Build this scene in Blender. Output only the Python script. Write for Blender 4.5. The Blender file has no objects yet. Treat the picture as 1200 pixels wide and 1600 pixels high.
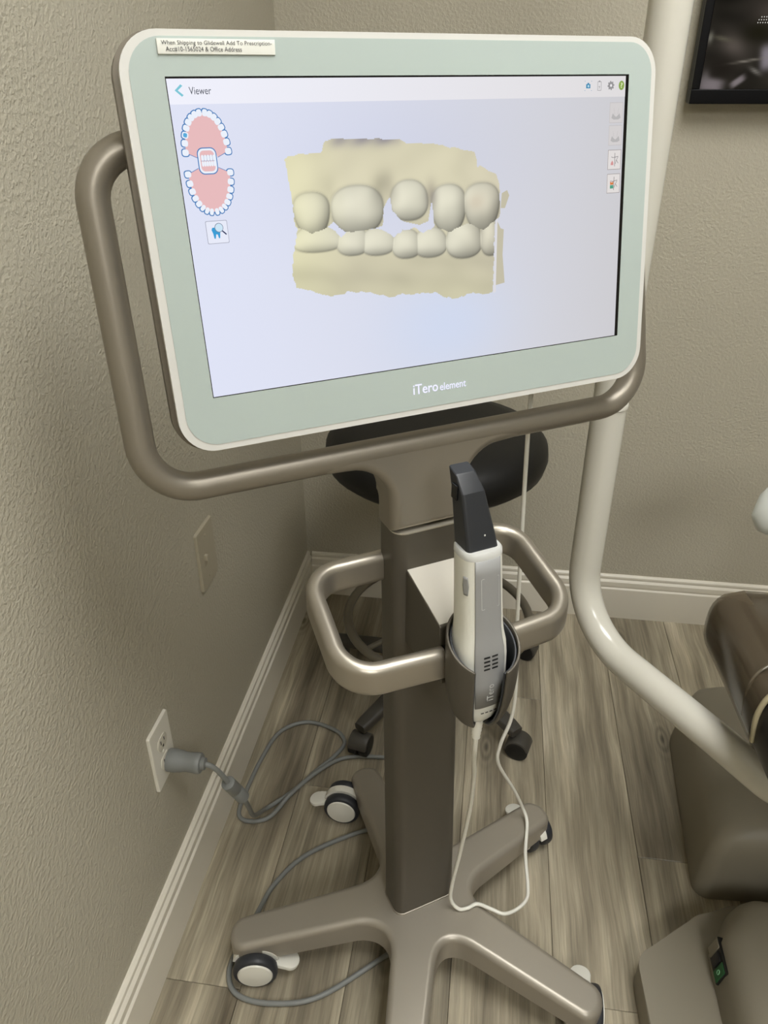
import bpy, bmesh, math, random
import numpy as np
from mathutils import Vector, Matrix, Quaternion
random.seed(7)
rng = np.random.default_rng(3)
PI = math.pi
sc = bpy.context.scene
COL = sc.collection

# ------------------------------------------------------------------ camera
H = 1.32
cam_d = bpy.data.cameras.new('camera')
cam = bpy.data.objects.new('camera', cam_d); COL.objects.link(cam)
cam_d.sensor_fit = 'VERTICAL'; cam_d.sensor_height = 36.0; cam_d.lens = 27.0
cam_d.clip_start = 0.02
right = Vector((0.98969, 0.14318, -0.00331)); down = Vector((0.06819, -0.49144, -0.86824)); fwd = Vector((-0.12594, 0.85906, -0.49614))
m3 = Matrix((right, -down, -fwd)).transposed()
cam.matrix_world = Matrix.Translation((0, 0, H)) @ m3.to_4x4()
sc.camera = cam

# ------------------------------------------------------------------ world, exposure
w = bpy.data.worlds.new('world'); sc.world = w; w.use_nodes = True
w.node_tree.nodes['Background'].inputs[0].default_value = (0.8, 0.85, 0.9, 1)
w.node_tree.nodes['Background'].inputs[1].default_value = 0.02
sc.view_settings.view_transform = 'Standard'
sc.view_settings.look = 'None'
sc.view_settings.gamma = 1.0
sc.view_settings.use_curve_mapping = False
sc.view_settings.exposure = 0.0
LAMPS = [((0.50, 0.42), 0.6, 1.2, 16.5), ((0.9, -1.7), 0.6, 1.2, 22.0)]   # ceiling panels: centre, size x, size y, strength

# ------------------------------------------------------------------ material helpers
def s2l(c):
    return tuple(((x/255)/12.92 if x/255 <= 0.04045 else ((x/255+0.055)/1.055)**2.4) for x in c)
MATS = {}
def mat(name, rgb, rough=0.5, metal=0.0, coat=0.0, bump=None, var=0.0, alpha=1.0, spec=0.5, emit=None):
    """bump=(scale, strength[, distance]); var = colour variation from a noise"""
    if name in MATS: return MATS[name]
    m = bpy.data.materials.new(name); m.use_nodes = True
    nt = m.node_tree; b = nt.nodes['Principled BSDF']
    c = s2l(rgb) + (1,)
    b.inputs['Base Color'].default_value = c
    b.inputs['Roughness'].default_value = rough
    b.inputs['Metallic'].default_value = metal
    b.inputs['Coat Weight'].default_value = coat
    b.inputs['Coat Roughness'].default_value = 0.1
    b.inputs['Alpha'].default_value = alpha
    b.inputs['Specular IOR Level'].default_value = spec
    tc = nt.nodes.new('ShaderNodeTexCoord')
    if emit:
        b.inputs['Emission Color'].default_value = s2l(emit[0]) + (1,)
        b.inputs['Emission Strength'].default_value = emit[1]
    nz = nt.nodes.new('ShaderNodeTexNoise')
    nt.links.new(tc.outputs['Object'], nz.inputs['Vector'])
    nz.inputs['Scale'].default_value = 9.0; nz.inputs['Detail'].default_value = 5
    mr = nt.nodes.new('ShaderNodeMapRange')
    mr.inputs['To Min'].default_value = 1 - max(var, 0.02); mr.inputs['To Max'].default_value = 1 + max(var, 0.02)
    nt.links.new(nz.outputs['Fac'], mr.inputs['Value'])
    mx = nt.nodes.new('ShaderNodeVectorMath'); mx.operation = 'SCALE'
    mx.inputs[0].default_value = c[:3]
    nt.links.new(mr.outputs[0], mx.inputs['Scale'])
    nt.links.new(mx.outputs[0], b.inputs['Base Color'])
    if bump:
        n2 = nt.nodes.new('ShaderNodeTexNoise'); n2.inputs['Scale'].default_value = bump[0]; n2.inputs['Detail'].default_value = 3
        nt.links.new(tc.outputs['Object'], n2.inputs['Vector'])
        bp = nt.nodes.new('ShaderNodeBump'); bp.inputs['Strength'].default_value = bump[1]
        bp.inputs['Distance'].default_value = bump[2] if len(bump) > 2 else 0.001
        nt.links.new(n2.outputs['Fac'], bp.inputs['Height']); nt.links.new(bp.outputs[0], b.inputs['Normal'])
    MATS[name] = m
    return m
def emis(name, rgb, strength=1.0):
    if name in MATS: return MATS[name]
    m = bpy.data.materials.new(name); m.use_nodes = True; nt = m.node_tree; nt.nodes.clear()
    o = nt.nodes.new('ShaderNodeOutputMaterial'); e = nt.nodes.new('ShaderNodeEmission')
    e.inputs[0].default_value = s2l(rgb) + (1,); e.inputs[1].default_value = strength
    nt.links.new(e.outputs[0], o.inputs[0]); MATS[name] = m; return m
def emis_attr(name, strength=1.0):
    m = bpy.data.materials.new(name); m.use_nodes = True; nt = m.node_tree; nt.nodes.clear()
    o = nt.nodes.new('ShaderNodeOutputMaterial'); e = nt.nodes.new('ShaderNodeEmission')
    a = nt.nodes.new('ShaderNodeAttribute'); a.attribute_name = 'picture'
    nt.links.new(a.outputs['Color'], e.inputs[0]); e.inputs[1].default_value = strength
    nt.links.new(e.outputs[0], o.inputs[0]); return m

def wall_material(name, rgb):
    m = bpy.data.materials.new(name); m.use_nodes = True; nt = m.node_tree; b = nt.nodes['Principled BSDF']
    tc = nt.nodes.new('ShaderNodeTexCoord')
    b.inputs['Roughness'].default_value = 0.55; b.inputs['Specular IOR Level'].default_value = 0.35
    n1 = nt.nodes.new('ShaderNodeTexNoise'); n1.inputs['Scale'].default_value = 165; n1.inputs['Detail'].default_value = 2.5; n1.inputs['Roughness'].default_value = 0.55
    n2 = nt.nodes.new('ShaderNodeTexNoise'); n2.inputs['Scale'].default_value = 14; n2.inputs['Detail'].default_value = 2
    for n in (n1, n2): nt.links.new(tc.outputs['Object'], n.inputs['Vector'])
    rp = nt.nodes.new('ShaderNodeValToRGB'); rp.color_ramp.elements[0].position = 0.40; rp.color_ramp.elements[1].position = 0.66
    nt.links.new(n1.outputs['Fac'], rp.inputs[0])
    mul = nt.nodes.new('ShaderNodeMath'); mul.operation = 'MULTIPLY_ADD'
    nt.links.new(n2.outputs['Fac'], mul.inputs[0]); mul.inputs[1].default_value = 0.6; nt.links.new(rp.outputs[0], mul.inputs[2])
    bp = nt.nodes.new('ShaderNodeBump'); bp.inputs['Strength'].default_value = 0.7; bp.inputs['Distance'].default_value = 0.0011
    nt.links.new(mul.outputs[0], bp.inputs['Height']); nt.links.new(bp.outputs[0], b.inputs['Normal'])
    n3 = nt.nodes.new('ShaderNodeTexNoise'); n3.inputs['Scale'].default_value = 2.2; nt.links.new(tc.outputs['Object'], n3.inputs['Vector'])
    mr = nt.nodes.new('ShaderNodeMapRange'); mr.inputs['To Min'].default_value = 0.95; mr.inputs['To Max'].default_value = 1.05
    nt.links.new(n3.outputs['Fac'], mr.inputs['Value'])
    vm = nt.nodes.new('ShaderNodeVectorMath'); vm.operation = 'SCALE'; vm.inputs[0].default_value = s2l(rgb); nt.links.new(mr.outputs[0], vm.inputs['Scale'])
    nt.links.new(vm.outputs[0], b.inputs['Base Color'])
    return m

def plank_material():
    m = bpy.data.materials.new('grey_oak_plank'); m.use_nodes = True; nt = m.node_tree; b = nt.nodes['Principled BSDF']
    L = nt.links.new; N = nt.nodes.new
    tc = N('ShaderNodeTexCoord'); oi = N('ShaderNodeObjectInfo')
    off = N('ShaderNodeVectorMath'); off.operation = 'MULTIPLY'
    cmb = N('ShaderNodeCombineXYZ'); L(oi.outputs['Random'], cmb.inputs[0]); L(oi.outputs['Random'], cmb.inputs[1]); L(oi.outputs['Random'], cmb.inputs[2])
    L(cmb.outputs[0], off.inputs[0]); off.inputs[1].default_value = (31, 57, 83)
    add = N('ShaderNodeVectorMath'); L(tc.outputs['Object'], add.inputs[0]); L(off.outputs[0], add.inputs[1])
    # low-frequency warp of the grain
    wn = N('ShaderNodeTexNoise'); wn.inputs['Scale'].default_value = 3.5; wn.inputs['Detail'].default_value = 2; L(add.outputs[0], wn.inputs['Vector'])
    wv = N('ShaderNodeVectorMath'); wv.operation = 'MULTIPLY_ADD'; L(wn.outputs['Color'], wv.inputs[0]); wv.inputs[1].default_value = (0.022, 0, 0); L(add.outputs[0], wv.inputs[2])
    def noise(sx, sy, detail, rough=0.6):
        mp = N('ShaderNodeVectorMath'); mp.operation = 'MULTIPLY'; L(wv.outputs[0], mp.inputs[0]); mp.inputs[1].default_value = (sx, sy, 1)
        n = N('ShaderNodeTexNoise'); n.inputs['Scale'].default_value = 1; n.inputs['Detail'].default_value = detail; n.inputs['Roughness'].default_value = rough
        L(mp.outputs[0], n.inputs['Vector']); return n.outputs['Fac']
    broad = noise(15, 1.3, 3); mid = noise(55, 2.2, 5); fine = noise(260, 7, 4, 0.7)
    r1 = N('ShaderNodeValToRGB'); L(broad, r1.inputs[0])
    e = r1.color_ramp.elements
    e[0].position = 0.26; e[0].color = s2l((104, 95, 80)) + (1,)
    e[1].position = 0.72; e[1].color = s2l((208, 199, 178)) + (1,)
    k = e.new(0.5); k.color = s2l((160, 150, 130)) + (1,)
    k = e.new(0.61); k.color = s2l((184, 174, 152)) + (1,)
    r2 = N('ShaderNodeMapRange'); L(mid, r2.inputs['Value']); r2.inputs['From Min'].default_value = 0.3; r2.inputs['From Max'].default_value = 0.7; r2.inputs['To Min'].default_value = 0.70; r2.inputs['To Max'].default_value = 1.18
    r3 = N('ShaderNodeMapRange'); L(fine, r3.inputs['Value']); r3.inputs['From Min'].default_value = 0.3; r3.inputs['From Max'].default_value = 0.7; r3.inputs['To Min'].default_value = 0.72; r3.inputs['To Max'].default_value = 1.18
    r4 = N('ShaderNodeMapRange'); L(oi.outputs['Random'], r4.inputs['Value']); r4.inputs['To Min'].default_value = 0.82; r4.inputs['To Max'].default_value = 1.12
    # knots
    kp = N('ShaderNodeVectorMath'); kp.operation = 'MULTIPLY'; L(wv.outputs[0], kp.inputs[0]); kp.inputs[1].default_value = (9, 3.2, 1)
    vo = N('ShaderNodeTexVoronoi'); vo.inputs['Scale'].default_value = 1; L(kp.outputs[0], vo.inputs['Vector'])
    ring = N('ShaderNodeMath'); ring.operation = 'MULTIPLY'; L(vo.outputs['Distance'], ring.inputs[0]); ring.inputs[1].default_value = 70
    sn = N('ShaderNodeMath'); sn.operation = 'SINE'; L(ring.outputs[0], sn.inputs[0])
    fall = N('ShaderNodeMapRange'); L(vo.outputs['Distance'], fall.inputs['Value']); fall.inputs['From Min'].default_value = 0.02; fall.inputs['From Max'].default_value = 0.24; fall.inputs['To Min'].default_value = 1; fall.inputs['To Max'].default_value = 0
    sel = N('ShaderNodeMath'); sel.operation = 'GREATER_THAN'; L(vo.outputs['Color'], sel.inputs[0]); sel.inputs[1].default_value = 0.55
    sa = N('ShaderNodeMath'); sa.operation = 'MULTIPLY_ADD'; L(sn.outputs[0], sa.inputs[0]); sa.inputs[1].default_value = 0.25; sa.inputs[2].default_value = 0.35
    kf = N('ShaderNodeMath'); kf.operation = 'MULTIPLY'; L(fall.outputs[0], kf.inputs[0]); L(sa.outputs[0], kf.inputs[1])
    kf2 = N('ShaderNodeMath'); kf2.operation = 'MULTIPLY'; L(kf.outputs[0], kf2.inputs[0]); L(sel.outputs[0], kf2.inputs[1])
    inv = N('ShaderNodeMath'); inv.operation = 'SUBTRACT'; inv.inputs[0].default_value = 1; L(kf2.outputs[0], inv.inputs[1])
    p = None
    for s in (r2.outputs[0], r3.outputs[0], r4.outputs[0], inv.outputs[0]):
        if p is None: p = s; continue
        mm = N('ShaderNodeMath'); mm.operation = 'MULTIPLY'; L(p, mm.inputs[0]); L(s, mm.inputs[1]); p = mm.outputs[0]
    vm = N('ShaderNodeVectorMath'); vm.operation = 'SCALE'; L(r1.outputs[0], vm.inputs[0]); L(p, vm.inputs['Scale'])
    L(vm.outputs[0], b.inputs['Base Color'])
    b.inputs['Roughness'].default_value = 0.42; b.inputs['Specular IOR Level'].default_value = 0.4
    bp = N('ShaderNodeBump'); bp.inputs['Strength'].default_value = 0.25; bp.inputs['Distance'].default_value = 0.0006; L(fine, bp.inputs['Height']); L(bp.outputs[0], b.inputs['Normal'])
    return m

# ------------------------------------------------------------------ mesh helpers
def link(name, me, m=None, parent=None, smooth=None, wn=False):
    o = bpy.data.objects.new(name, me); COL.objects.link(o)
    if m is not None:
        me.materials.clear(); me.materials.append(m)
    if parent is not None: o.parent = parent
    if smooth is not None:
        for p in me.polygons: p.use_smooth = True
        if smooth < 180: me.set_sharp_from_angle(angle=math.radians(smooth))
    if wn:
        md = o.modifiers.new('normals', 'WEIGHTED_NORMAL'); md.keep_sharp = True
    return o
def raw(name, v, f):
    me = bpy.data.meshes.new(name); me.from_pydata([tuple(map(float, x)) for x in v], [], f); me.update()
    bm = bmesh.new(); bm.from_mesh(me); bmesh.ops.recalc_face_normals(bm, faces=bm.faces); bm.to_mesh(me); bm.free()
    return me
def mesh(name, v, f, m, parent=None, smooth=35, wn=False):
    return link(name, raw(name, v, f), m, parent, smooth, wn)
def bm_obj(name, bm, m, parent=None, smooth=40, wn=False):
    bmesh.ops.recalc_face_normals(bm, faces=bm.faces)
    me = bpy.data.meshes.new(name); bm.to_mesh(me); bm.free()
    return link(name, me, m, parent, smooth, wn)
def rbox(name, lo, hi, r, m, parent=None, seg=3):
    bm = bmesh.new(); lo = Vector(lo); hi = Vector(hi)
    bmesh.ops.create_cube(bm, size=1)
    for v in bm.verts: v.co = Vector([(lo[i]+hi[i])/2 + v.co[i]*(hi[i]-lo[i]) for i in range(3)])
    if r > 0: bmesh.ops.bevel(bm, geom=bm.edges[:], offset=r, segments=seg, profile=0.5, affect='EDGES')
    return bm_obj(name, bm, m, parent, 40, True)
def prism_bm(outline, z0, z1, bevel_top=0, bevel_bot=0, seg=3):
    """outline: 2D points, extruded along z"""
    bm = bmesh.new()
    bot = [bm.verts.new((x, y, z0)) for x, y in outline]; top = [bm.verts.new((x, y, z1)) for x, y in outline]
    n = len(outline)
    fb = bm.faces.new(bot[::-1]); ft = bm.faces.new(top)
    for i in range(n): bm.faces.new((bot[i], bot[(i+1) % n], top[(i+1) % n], top[i]))
    if bevel_top: bmesh.ops.bevel(bm, geom=list(ft.edges), offset=bevel_top, segments=seg, profile=0.5, affect='EDGES')
    if bevel_bot:
        fb = min(bm.faces, key=lambda f: f.calc_center_median().z)
        bmesh.ops.bevel(bm, geom=list(fb.edges), offset=bevel_bot, segments=seg, profile=0.5, affect='EDGES')
    return bm
def arc(cx, cy, r, a0, a1, n):
    return [(cx + r*math.cos(math.radians(a0+(a1-a0)*i/n)), cy + r*math.sin(math.radians(a0+(a1-a0)*i/n))) for i in range(n+1)]
def rrect(x0, y0, x1, y1, r, n=8):
    return arc(x1-r, y1-r, r, 0, 90, n) + arc(x0+r, y1-r, r, 90, 180, n) + arc(x0+r, y0+r, r, 180, 270, n) + arc(x1-r, y0+r, r, 270, 360, n)
def fillet(pts, radii, n=10):
    """3-D polyline with rounded corners"""
    P = [Vector(p) for p in pts]; out = [P[0]]
    for i in range(1, len(P)-1):
        r = radii[i-1] if isinstance(radii, (list, tuple)) else radii
        a = (P[i-1]-P[i]).normalized(); b = (P[i+1]-P[i]).normalized()
        ang = a.angle(b)
        if r <= 0 or ang > PI-1e-3: out.append(P[i]); continue
        t = r/math.tan(ang/2); c = P[i] + (a+b).normalized()*(r/math.sin(ang/2))
        s = P[i]+a*t; e = P[i]+b*t; q0 = s-c; q1 = e-c
        th = q0.angle(q1); ax = q0.cross(q1).normalized()
        for k in range(n+1): out.append(c + Quaternion(ax, th*k/n) @ q0)
    out.append(P[-1]); return out
def smooth_path(pts, n=10):
    """Catmull-Rom"""
    P = [Vector(p) for p in pts]; P = [P[0]*2-P[1]] + P + [P[-1]*2-P[-2]]; out = []
    for i in range(1, len(P)-2):
        for k in range(n):
            t = k/n; a, b, c, d = P[i-1], P[i], P[i+1], P[i+2]
            out.append(0.5*((2*b) + (c-a)*t + (2*a-5*b+4*c-d)*t*t + (3*b-a-3*c+d)*t**3))
    out.append(P[-2]); return out
def sweep_data(path, section, up=None, cap=True):
    """section: 2D points (side, up) or callable(t)"""
    P = [Vector(p) for p in path]; n = len(P); V = []; F = []
    fr = None
    for i in range(n):
        t = (P[min(i+1, n-1)]-P[max(i-1, 0)]).normalized()
        if up is not None:
            side = t.cross(Vector(up)).normalized(); u_ = side.cross(t).normalized()
        else:
            if fr is None:
                ref = Vector((0, 0, 1)) if abs(t.z) < 0.9 else Vector((1, 0, 0))
                side = t.cross(ref).normalized()
            else:
                side = (fr - t*fr.dot(t)).normalized()
            fr = side; u_ = side.cross(t).normalized()
        s = section(i/(n-1)) if callable(section) else section
        k = len(s)
        for a, b in s: V.append(P[i] + side*a + u_*b)
    for i in range(n-1):
        for j in range(k):
            F.append((i*k+j, i*k+(j+1) % k, (i+1)*k+(j+1) % k, (i+1)*k+j))
    if cap: F.append(tuple(range(k))[::-1]); F.append(tuple((n-1)*k+j for j in range(k)))
    return V, F
def circ(r, n=16): return [(r*math.cos(2*PI*i/n), r*math.sin(2*PI*i/n)) for i in range(n)]
def tube(name, path, r, m, parent=None, seg=16):
    sec = (lambda t: circ(r(t), seg)) if callable(r) else circ(r, seg)
    V, F = sweep_data(path, sec); return mesh(name, V, F, m, parent, 60)
def sweep(name, path, section, m, parent=None, up=None, smooth=60):
    V, F = sweep_data(path, section, up); return mesh(name, V, F, m, parent, smooth)
def lathe_data(prof, seg=32):
    V = []; F = []; n = len(prof)
    for j in range(seg):
        a = 2*PI*j/seg
        for r, z in prof: V.append((r*math.cos(a), r*math.sin(a), z))
    for j in range(seg):
        for i in range(n-1):
            a, b = j*n+i, ((j+1) % seg)*n+i
            F.append((a, b, b+1, a+1))
    F.append(tuple(j*n for j in range(seg))); F.append(tuple(j*n+n-1 for j in range(seg)))
    return V, F
def lathe(name, prof, m, parent=None, loc=(0, 0, 0), axis=(0, 0, 1), seg=32, smooth=40):
    V, F = lathe_data(prof, seg)
    q = Vector((0, 0, 1)).rotation_difference(Vector(axis))
    V = [q @ Vector(v) + Vector(loc) for v in V]
    return mesh(name, V, F, m, parent, smooth)
def sellipse(a, b, e=2.0, n=40):
    out = []
    for i in range(n):
        t = 2*PI*i/n; c, s = math.cos(t), math.sin(t)
        out.append((a*math.copysign(abs(c)**(2/e), c), b*math.copysign(abs(s)**(2/e), s)))
    return out
def loft(name, sections, m, parent=None, smooth=50, cap=True):
    V = []; F = []; k = len(sections[0])
    for s in sections: V += [tuple(p) for p in s]
    for i in range(len(sections)-1):
        for j in range(k): F.append((i*k+j, i*k+(j+1) % k, (i+1)*k+(j+1) % k, (i+1)*k+j))
    if cap: F.append(tuple(range(k))); F.append(tuple((len(sections)-1)*k+j for j in range(k)))
    return mesh(name, V, F, m, parent, smooth)
def empty(name, loc=(0, 0, 0), rz=0, label=None, cat=None, group=None):
    o = bpy.data.objects.new(name, None); COL.objects.link(o); o.location = loc; o.rotation_euler = (0, 0, rz)
    o.empty_display_size = 0.05
    return tag(o, label, cat, group)
def tag(o, label=None, cat=None, group=None, kind=None):
    if label: o['label'] = label
    if cat: o['category'] = cat
    if group: o['group'] = group
    if kind: o['kind'] = kind
    return o
def text_mesh(s, width=None, height=None, extrude=0.0, spacing=1.0, bold=0.0):
    """returns verts (x right, y up), faces; scaled to width and height, lower left at origin"""
    cu = bpy.data.curves.new('t', 'FONT'); cu.body = s; cu.size = 1; cu.extrude = extrude; cu.space_character = spacing; cu.offset = bold
    cu.resolution_u = 3
    o = bpy.data.objects.new('t', cu); COL.objects.link(o)
    bpy.context.view_layer.update()
    dg = bpy.context.evaluated_depsgraph_get()
    me = bpy.data.meshes.new_from_object(o.evaluated_get(dg))
    v = np.array([x.co[:] for x in me.vertices]); f = [tuple(p.vertices) for p in me.polygons]
    bpy.data.objects.remove(o); bpy.data.curves.remove(cu); bpy.data.meshes.remove(me)
    v[:, :2] -= v[:, :2].min(0); ext = v[:, :2].max(0)
    if width: v[:, 0] *= width/ext[0]
    if height: v[:, 1] *= height/ext[1]
    return v, f

# ================================================================== SETTING
XL, XR, YB, YF, ZC = -0.485, 2.9, 1.80, -2.7, 2.5
GREIGE = wall_material('greige_wall_paint', (181, 175, 158))
WHITE_CEIL = mat('ceiling_white', (226, 224, 216), 0.8, bump=(60, 0.3))
def plain_box(lo, hi):
    (a, b, c), (d, e, f) = lo, hi
    return [(a,b,c),(d,b,c),(d,e,c),(a,e,c),(a,b,f),(d,b,f),(d,e,f),(a,e,f)], [(0,3,2,1),(4,5,6,7),(0,1,5,4),(1,2,6,5),(2,3,7,6),(3,0,4,7)]
def struct(name, lo, hi, m, label, cat):
    v, f = plain_box(lo, hi); o = mesh(name, v, f, m, None, None); return tag(o, label, cat, kind='structure')
T = 0.1
struct('wall_left', (XL-T, YF-T, 0), (XL, YB+T, ZC), GREIGE, 'greige painted wall with orange-peel texture on the left', 'wall')
struct('wall_back', (XL, YB, 0), (XR, YB+T, ZC), GREIGE, 'greige painted wall behind the stool and television', 'wall')
struct('wall_right', (XR, YF-T, 0), (XR+T, YB+T, ZC), GREIGE, 'greige painted wall on the right, out of view', 'wall')
struct('wall_front', (XL, YF-T, 0), (XR, YF, ZC), GREIGE, 'greige painted wall behind the camera', 'wall')
struct('ceiling', (XL-T, YF-T, ZC), (XR+T, YB+T, ZC+T), WHITE_CEIL, 'white ceiling above the treatment room', 'ceiling')
floor = struct('floor', (XL-T, YF-T, -0.10), (XR+T, YB+T, -0.004), mat('floor_joint_dark', (70, 62, 50), 0.8), 'grey oak vinyl plank floor', 'floor')
PLK = plank_material()
PW, PL_, GAP = 0.172, 1.22, 0.0007
plank_meshes = {}
def plank(x0, x1, y0, y1):
    w_, l_ = round(x1-x0-GAP, 4), round(y1-y0-GAP, 4)
    key = (w_, l_)
    if key not in plank_meshes:
        b = 0.0009
        bm = bmesh.new()
        lo = [bm.verts.new((sx*w_/2, sy*l_/2, -0.004)) for sx, sy in ((-1,-1),(1,-1),(1,1),(-1,1))]
        mi = [bm.verts.new((sx*w_/2, sy*l_/2, -b)) for sx, sy in ((-1,-1),(1,-1),(1,1),(-1,1))]
        hi = [bm.verts.new((sx*(w_/2-b), sy*(l_/2-b), 0)) for sx, sy in ((-1,-1),(1,-1),(1,1),(-1,1))]
        bm.faces.new(hi)
        for i in range(4):
            j = (i+1) % 4
            bm.faces.new((lo[i], lo[j], mi[j], mi[i])); bm.faces.new((mi[i], mi[j], hi[j], hi[i]))
        me = bpy.data.meshes.new('plank'); bmesh.ops.recalc_face_normals(bm, faces=bm.faces); bm.to_mesh(me); bm.free(); me.materials.append(PLK)
        plank_meshes[key] = me
    o = bpy.data.objects.new('plank', plank_meshes[key]); COL.objects.link(o); o.parent = floor
    o.location = ((x0+x1)/2, (y0+y1)/2, 0)
known = {0: 0.672, 5: 1.02, 4: 0.727, 3: 0.21, 2: 1.42, 1: 1.10}
row = 0; x = -0.343 - PW
while x < XR:
    j = known.get(row, random.uniform(0.0, PL_))
    y = j - math.ceil((j-YF)/PL_)*PL_
    while y < YB:
        a, b = max(y, YF), min(y+PL_, YB); xa, xb = max(x, XL), min(x+PW, XR)
        if b-a > 0.02 and xb-xa > 0.01: plank(xa, xb, a, b)
        y += PL_
    x += PW; row += 1

TRIM = mat('trim_white_paint', (224, 218, 204), 0.4, var=0.03)
prof = [(0, 0), (0.0135, 0), (0.0135, 0.094), (0.0120, 0.0965), (0.0095, 0.098), (0.0095, 0.101), (0.0115, 0.103), (0.0118, 0.1165), (0.0085, 0.121), (0.0070, 0.1225), (0.0070, 0.1255), (0.0082, 0.128), (0.0075, 0.1325), (0.0035, 0.136), (0, 0.1365)]
def baseboard(name, a, b, n, label):
    a, b, n = Vector(a), Vector(b), Vector(n)
    V = []; k = len(prof)
    for p in (a, b):
        for o_, z in prof: V.append(p + n*o_ + Vector((0, 0, z)))
    F = [(i, (i+1) % k, k+(i+1) % k, k+i) for i in range(k)] + [tuple(range(k)), tuple(range(k, 2*k))]
    tag(mesh(name, V, F, TRIM, None, 30), label, 'baseboard', kind='structure')
baseboard('baseboard_left', (XL, YF, 0), (XL, YB, 0), (1, 0, 0), 'white moulded baseboard along the left wall')
baseboard('baseboard_back', (XL+0.0136, YB, 0), (XR, YB, 0), (0, -1, 0), 'white moulded baseboard along the back wall')

# ceiling light panels (the room's own lamps, above the frame)
for i, ((lx, ly), sx, sy, st) in enumerate(LAMPS):
    e = empty('ceiling_light', (lx, ly, ZC), 0, ['long white ceiling light panel above the cart', 'long white ceiling light panel behind the camera'][i], 'ceiling light')
    fr = MATS.get('lamp_frame') or mat('lamp_frame', (235, 235, 232), 0.4)
    for k, (lo, hi) in enumerate([((-sx/2-.02, -sy/2-.02, -.02), (-sx/2, sy/2+.02, 0)), ((sx/2, -sy/2-.02, -.02), (sx/2+.02, sy/2+.02, 0)), ((-sx/2, -sy/2-.02, -.02), (sx/2, -sy/2, 0)), ((-sx/2, sy/2, -.02), (sx/2, sy/2+.02, 0))]):
        v, f = plain_box(lo, hi); mesh('frame_rail', v, f, fr, e, None)
    v, f = plain_box((-sx/2, -sy/2, -0.012), (sx/2, sy/2, 0)); mesh('diffuser', v, f, emis('diffuser_%d' % i, (251, 251, 248), st), e, None)

# ================================================================== SCANNER CART
ux, uy = 0.84341, 0.53726
CART_RZ = math.atan2(uy, ux)
cart = empty('scanner_cart', (-0.0699, 0.8008, 0), CART_RZ, 'bronze-grey wheeled scanner cart with a large touchscreen and looped handles', 'medical cart')
BRONZE = mat('bronze_paint', (146, 139, 127), 0.40, 0.6, bump=(900, 0.10, 0.0004), var=0.04)
SILVER = mat('handle_silver_bronze', (172, 165, 152), 0.36, 0.75, bump=(900, 0.10, 0.0004), var=0.04)
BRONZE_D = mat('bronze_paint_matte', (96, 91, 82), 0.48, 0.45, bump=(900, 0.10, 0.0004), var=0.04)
WHITE_P = mat('white_plastic', (228, 226, 216), 0.32, var=0.02)
BLACK_P = mat('black_plastic', (26, 27, 30), 0.45)
DARK_R = mat('dark_rubber', (45, 47, 52), 0.45)

# --- star base
HX, HY = 0.012, 0.0
def star_base():
    angs = [90-5, 18-3, -54-2, -126+4, 162+3]
    angs = sorted([a % 360 for a in angs])
    RL = 0.325; wr, we = 0.035, 0.029; rr = 0.112
    bm = bmesh.new()
    def V(x, y, z=0): return bm.verts.new((HX+x, HY+y, z))
    hub_r = 0.118; zt = 0.118; ze = 0.084
    legs = []
    for a in angs:
        a = math.radians(a); d = Vector((math.cos(a), math.sin(a))); s = Vector((-d.y, d.x))
        Lp = d*rr + s*wr; Rp = d*rr - s*wr
        endc = RL-we
        end = []
        for k in range(11):
            t = math.radians(-90+18*k); e = d*(endc + we*0.8*math.cos(t)) + s*(we*math.sin(t)); end.append(e)
        legs.append((Rp, end, Lp, d, s))
    n = 5; hub = []; legfaces = []
    vR = []; vL = []; vend = []; notch = []
    for (Rp, end, Lp, d, s) in legs:
        vR.append(V(*Rp)); vL.append(V(*Lp)); vend.append([V(*e) for e in end])
    for i in range(n):
        j = (i+1) % n
        # notch between leg i left side and leg j right side : quadratic bezier through the intersection
        A = legs[i][2]; B = legs[j][0]; dA = legs[i][3]; dB = legs[j][3]
        den = dA.x*dB.y - dA.y*dB.x
        t = ((B-A).x*dB.y - (B-A).y*dB.x)/den
        X = A + dA*t
        X = X*0.85 + (A+B)/2*0.15
        notch.append([V(*( A*(1-q)**2 + X*2*q*(1-q) + B*q*q)) for q in [k/10 for k in range(1, 10)]])
    hubf = []
    for i in range(n):
        hubf += [vR[i], vL[i]] + notch[i]
    faces = [bm.faces.new(hubf)]
    for i in range(n): faces.append(bm.faces.new([vL[i], vR[i]] + vend[i]))
    bmesh.ops.recalc_face_normals(bm, faces=bm.faces)
    for f in bm.faces:
        if f.normal.z < 0: f.normal_flip()
    top = list(bm.faces)
    ret = bmesh.ops.extrude_face_region(bm, geom=top)
    newv = [g for g in ret['geom'] if isinstance(g, bmesh.types.BMVert)]
    newf = [g for g in ret['geom'] if isinstance(g, bmesh.types.BMFace)]
    for v in newv: v.co.z = 1.0
    be = [e for e in bm.edges if all(v.co.z > 0.5 for v in e.verts) and any(f not in newf for f in e.link_faces)]
    def ztop(x, y):
        r = math.hypot(x-HX, y-HY); q = max(0, r-rr)/(RL-rr); return zt + (ze-zt)*q
    for v in bm.verts:
        t_ = ztop(v.co.x, v.co.y); r = math.hypot(v.co.x-HX, v.co.y-HY)
        v.co.z = t_ if v.co.z > 0.5 else t_ - (0.050 - 0.008*min(1, max(0, r-0.1)/0.2))
    bmesh.ops.bevel(bm, geom=be, offset=0.011, segments=5, profile=0.5, affect='EDGES')
    return bm, angs
bm, ANG = star_base()
base = bm_obj('star_base', bm, mat('base_bronze_paint', (160, 153, 141), 0.38, 0.4, bump=(900, 0.10, 0.0004), var=0.04), cart, 40, True)

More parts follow.
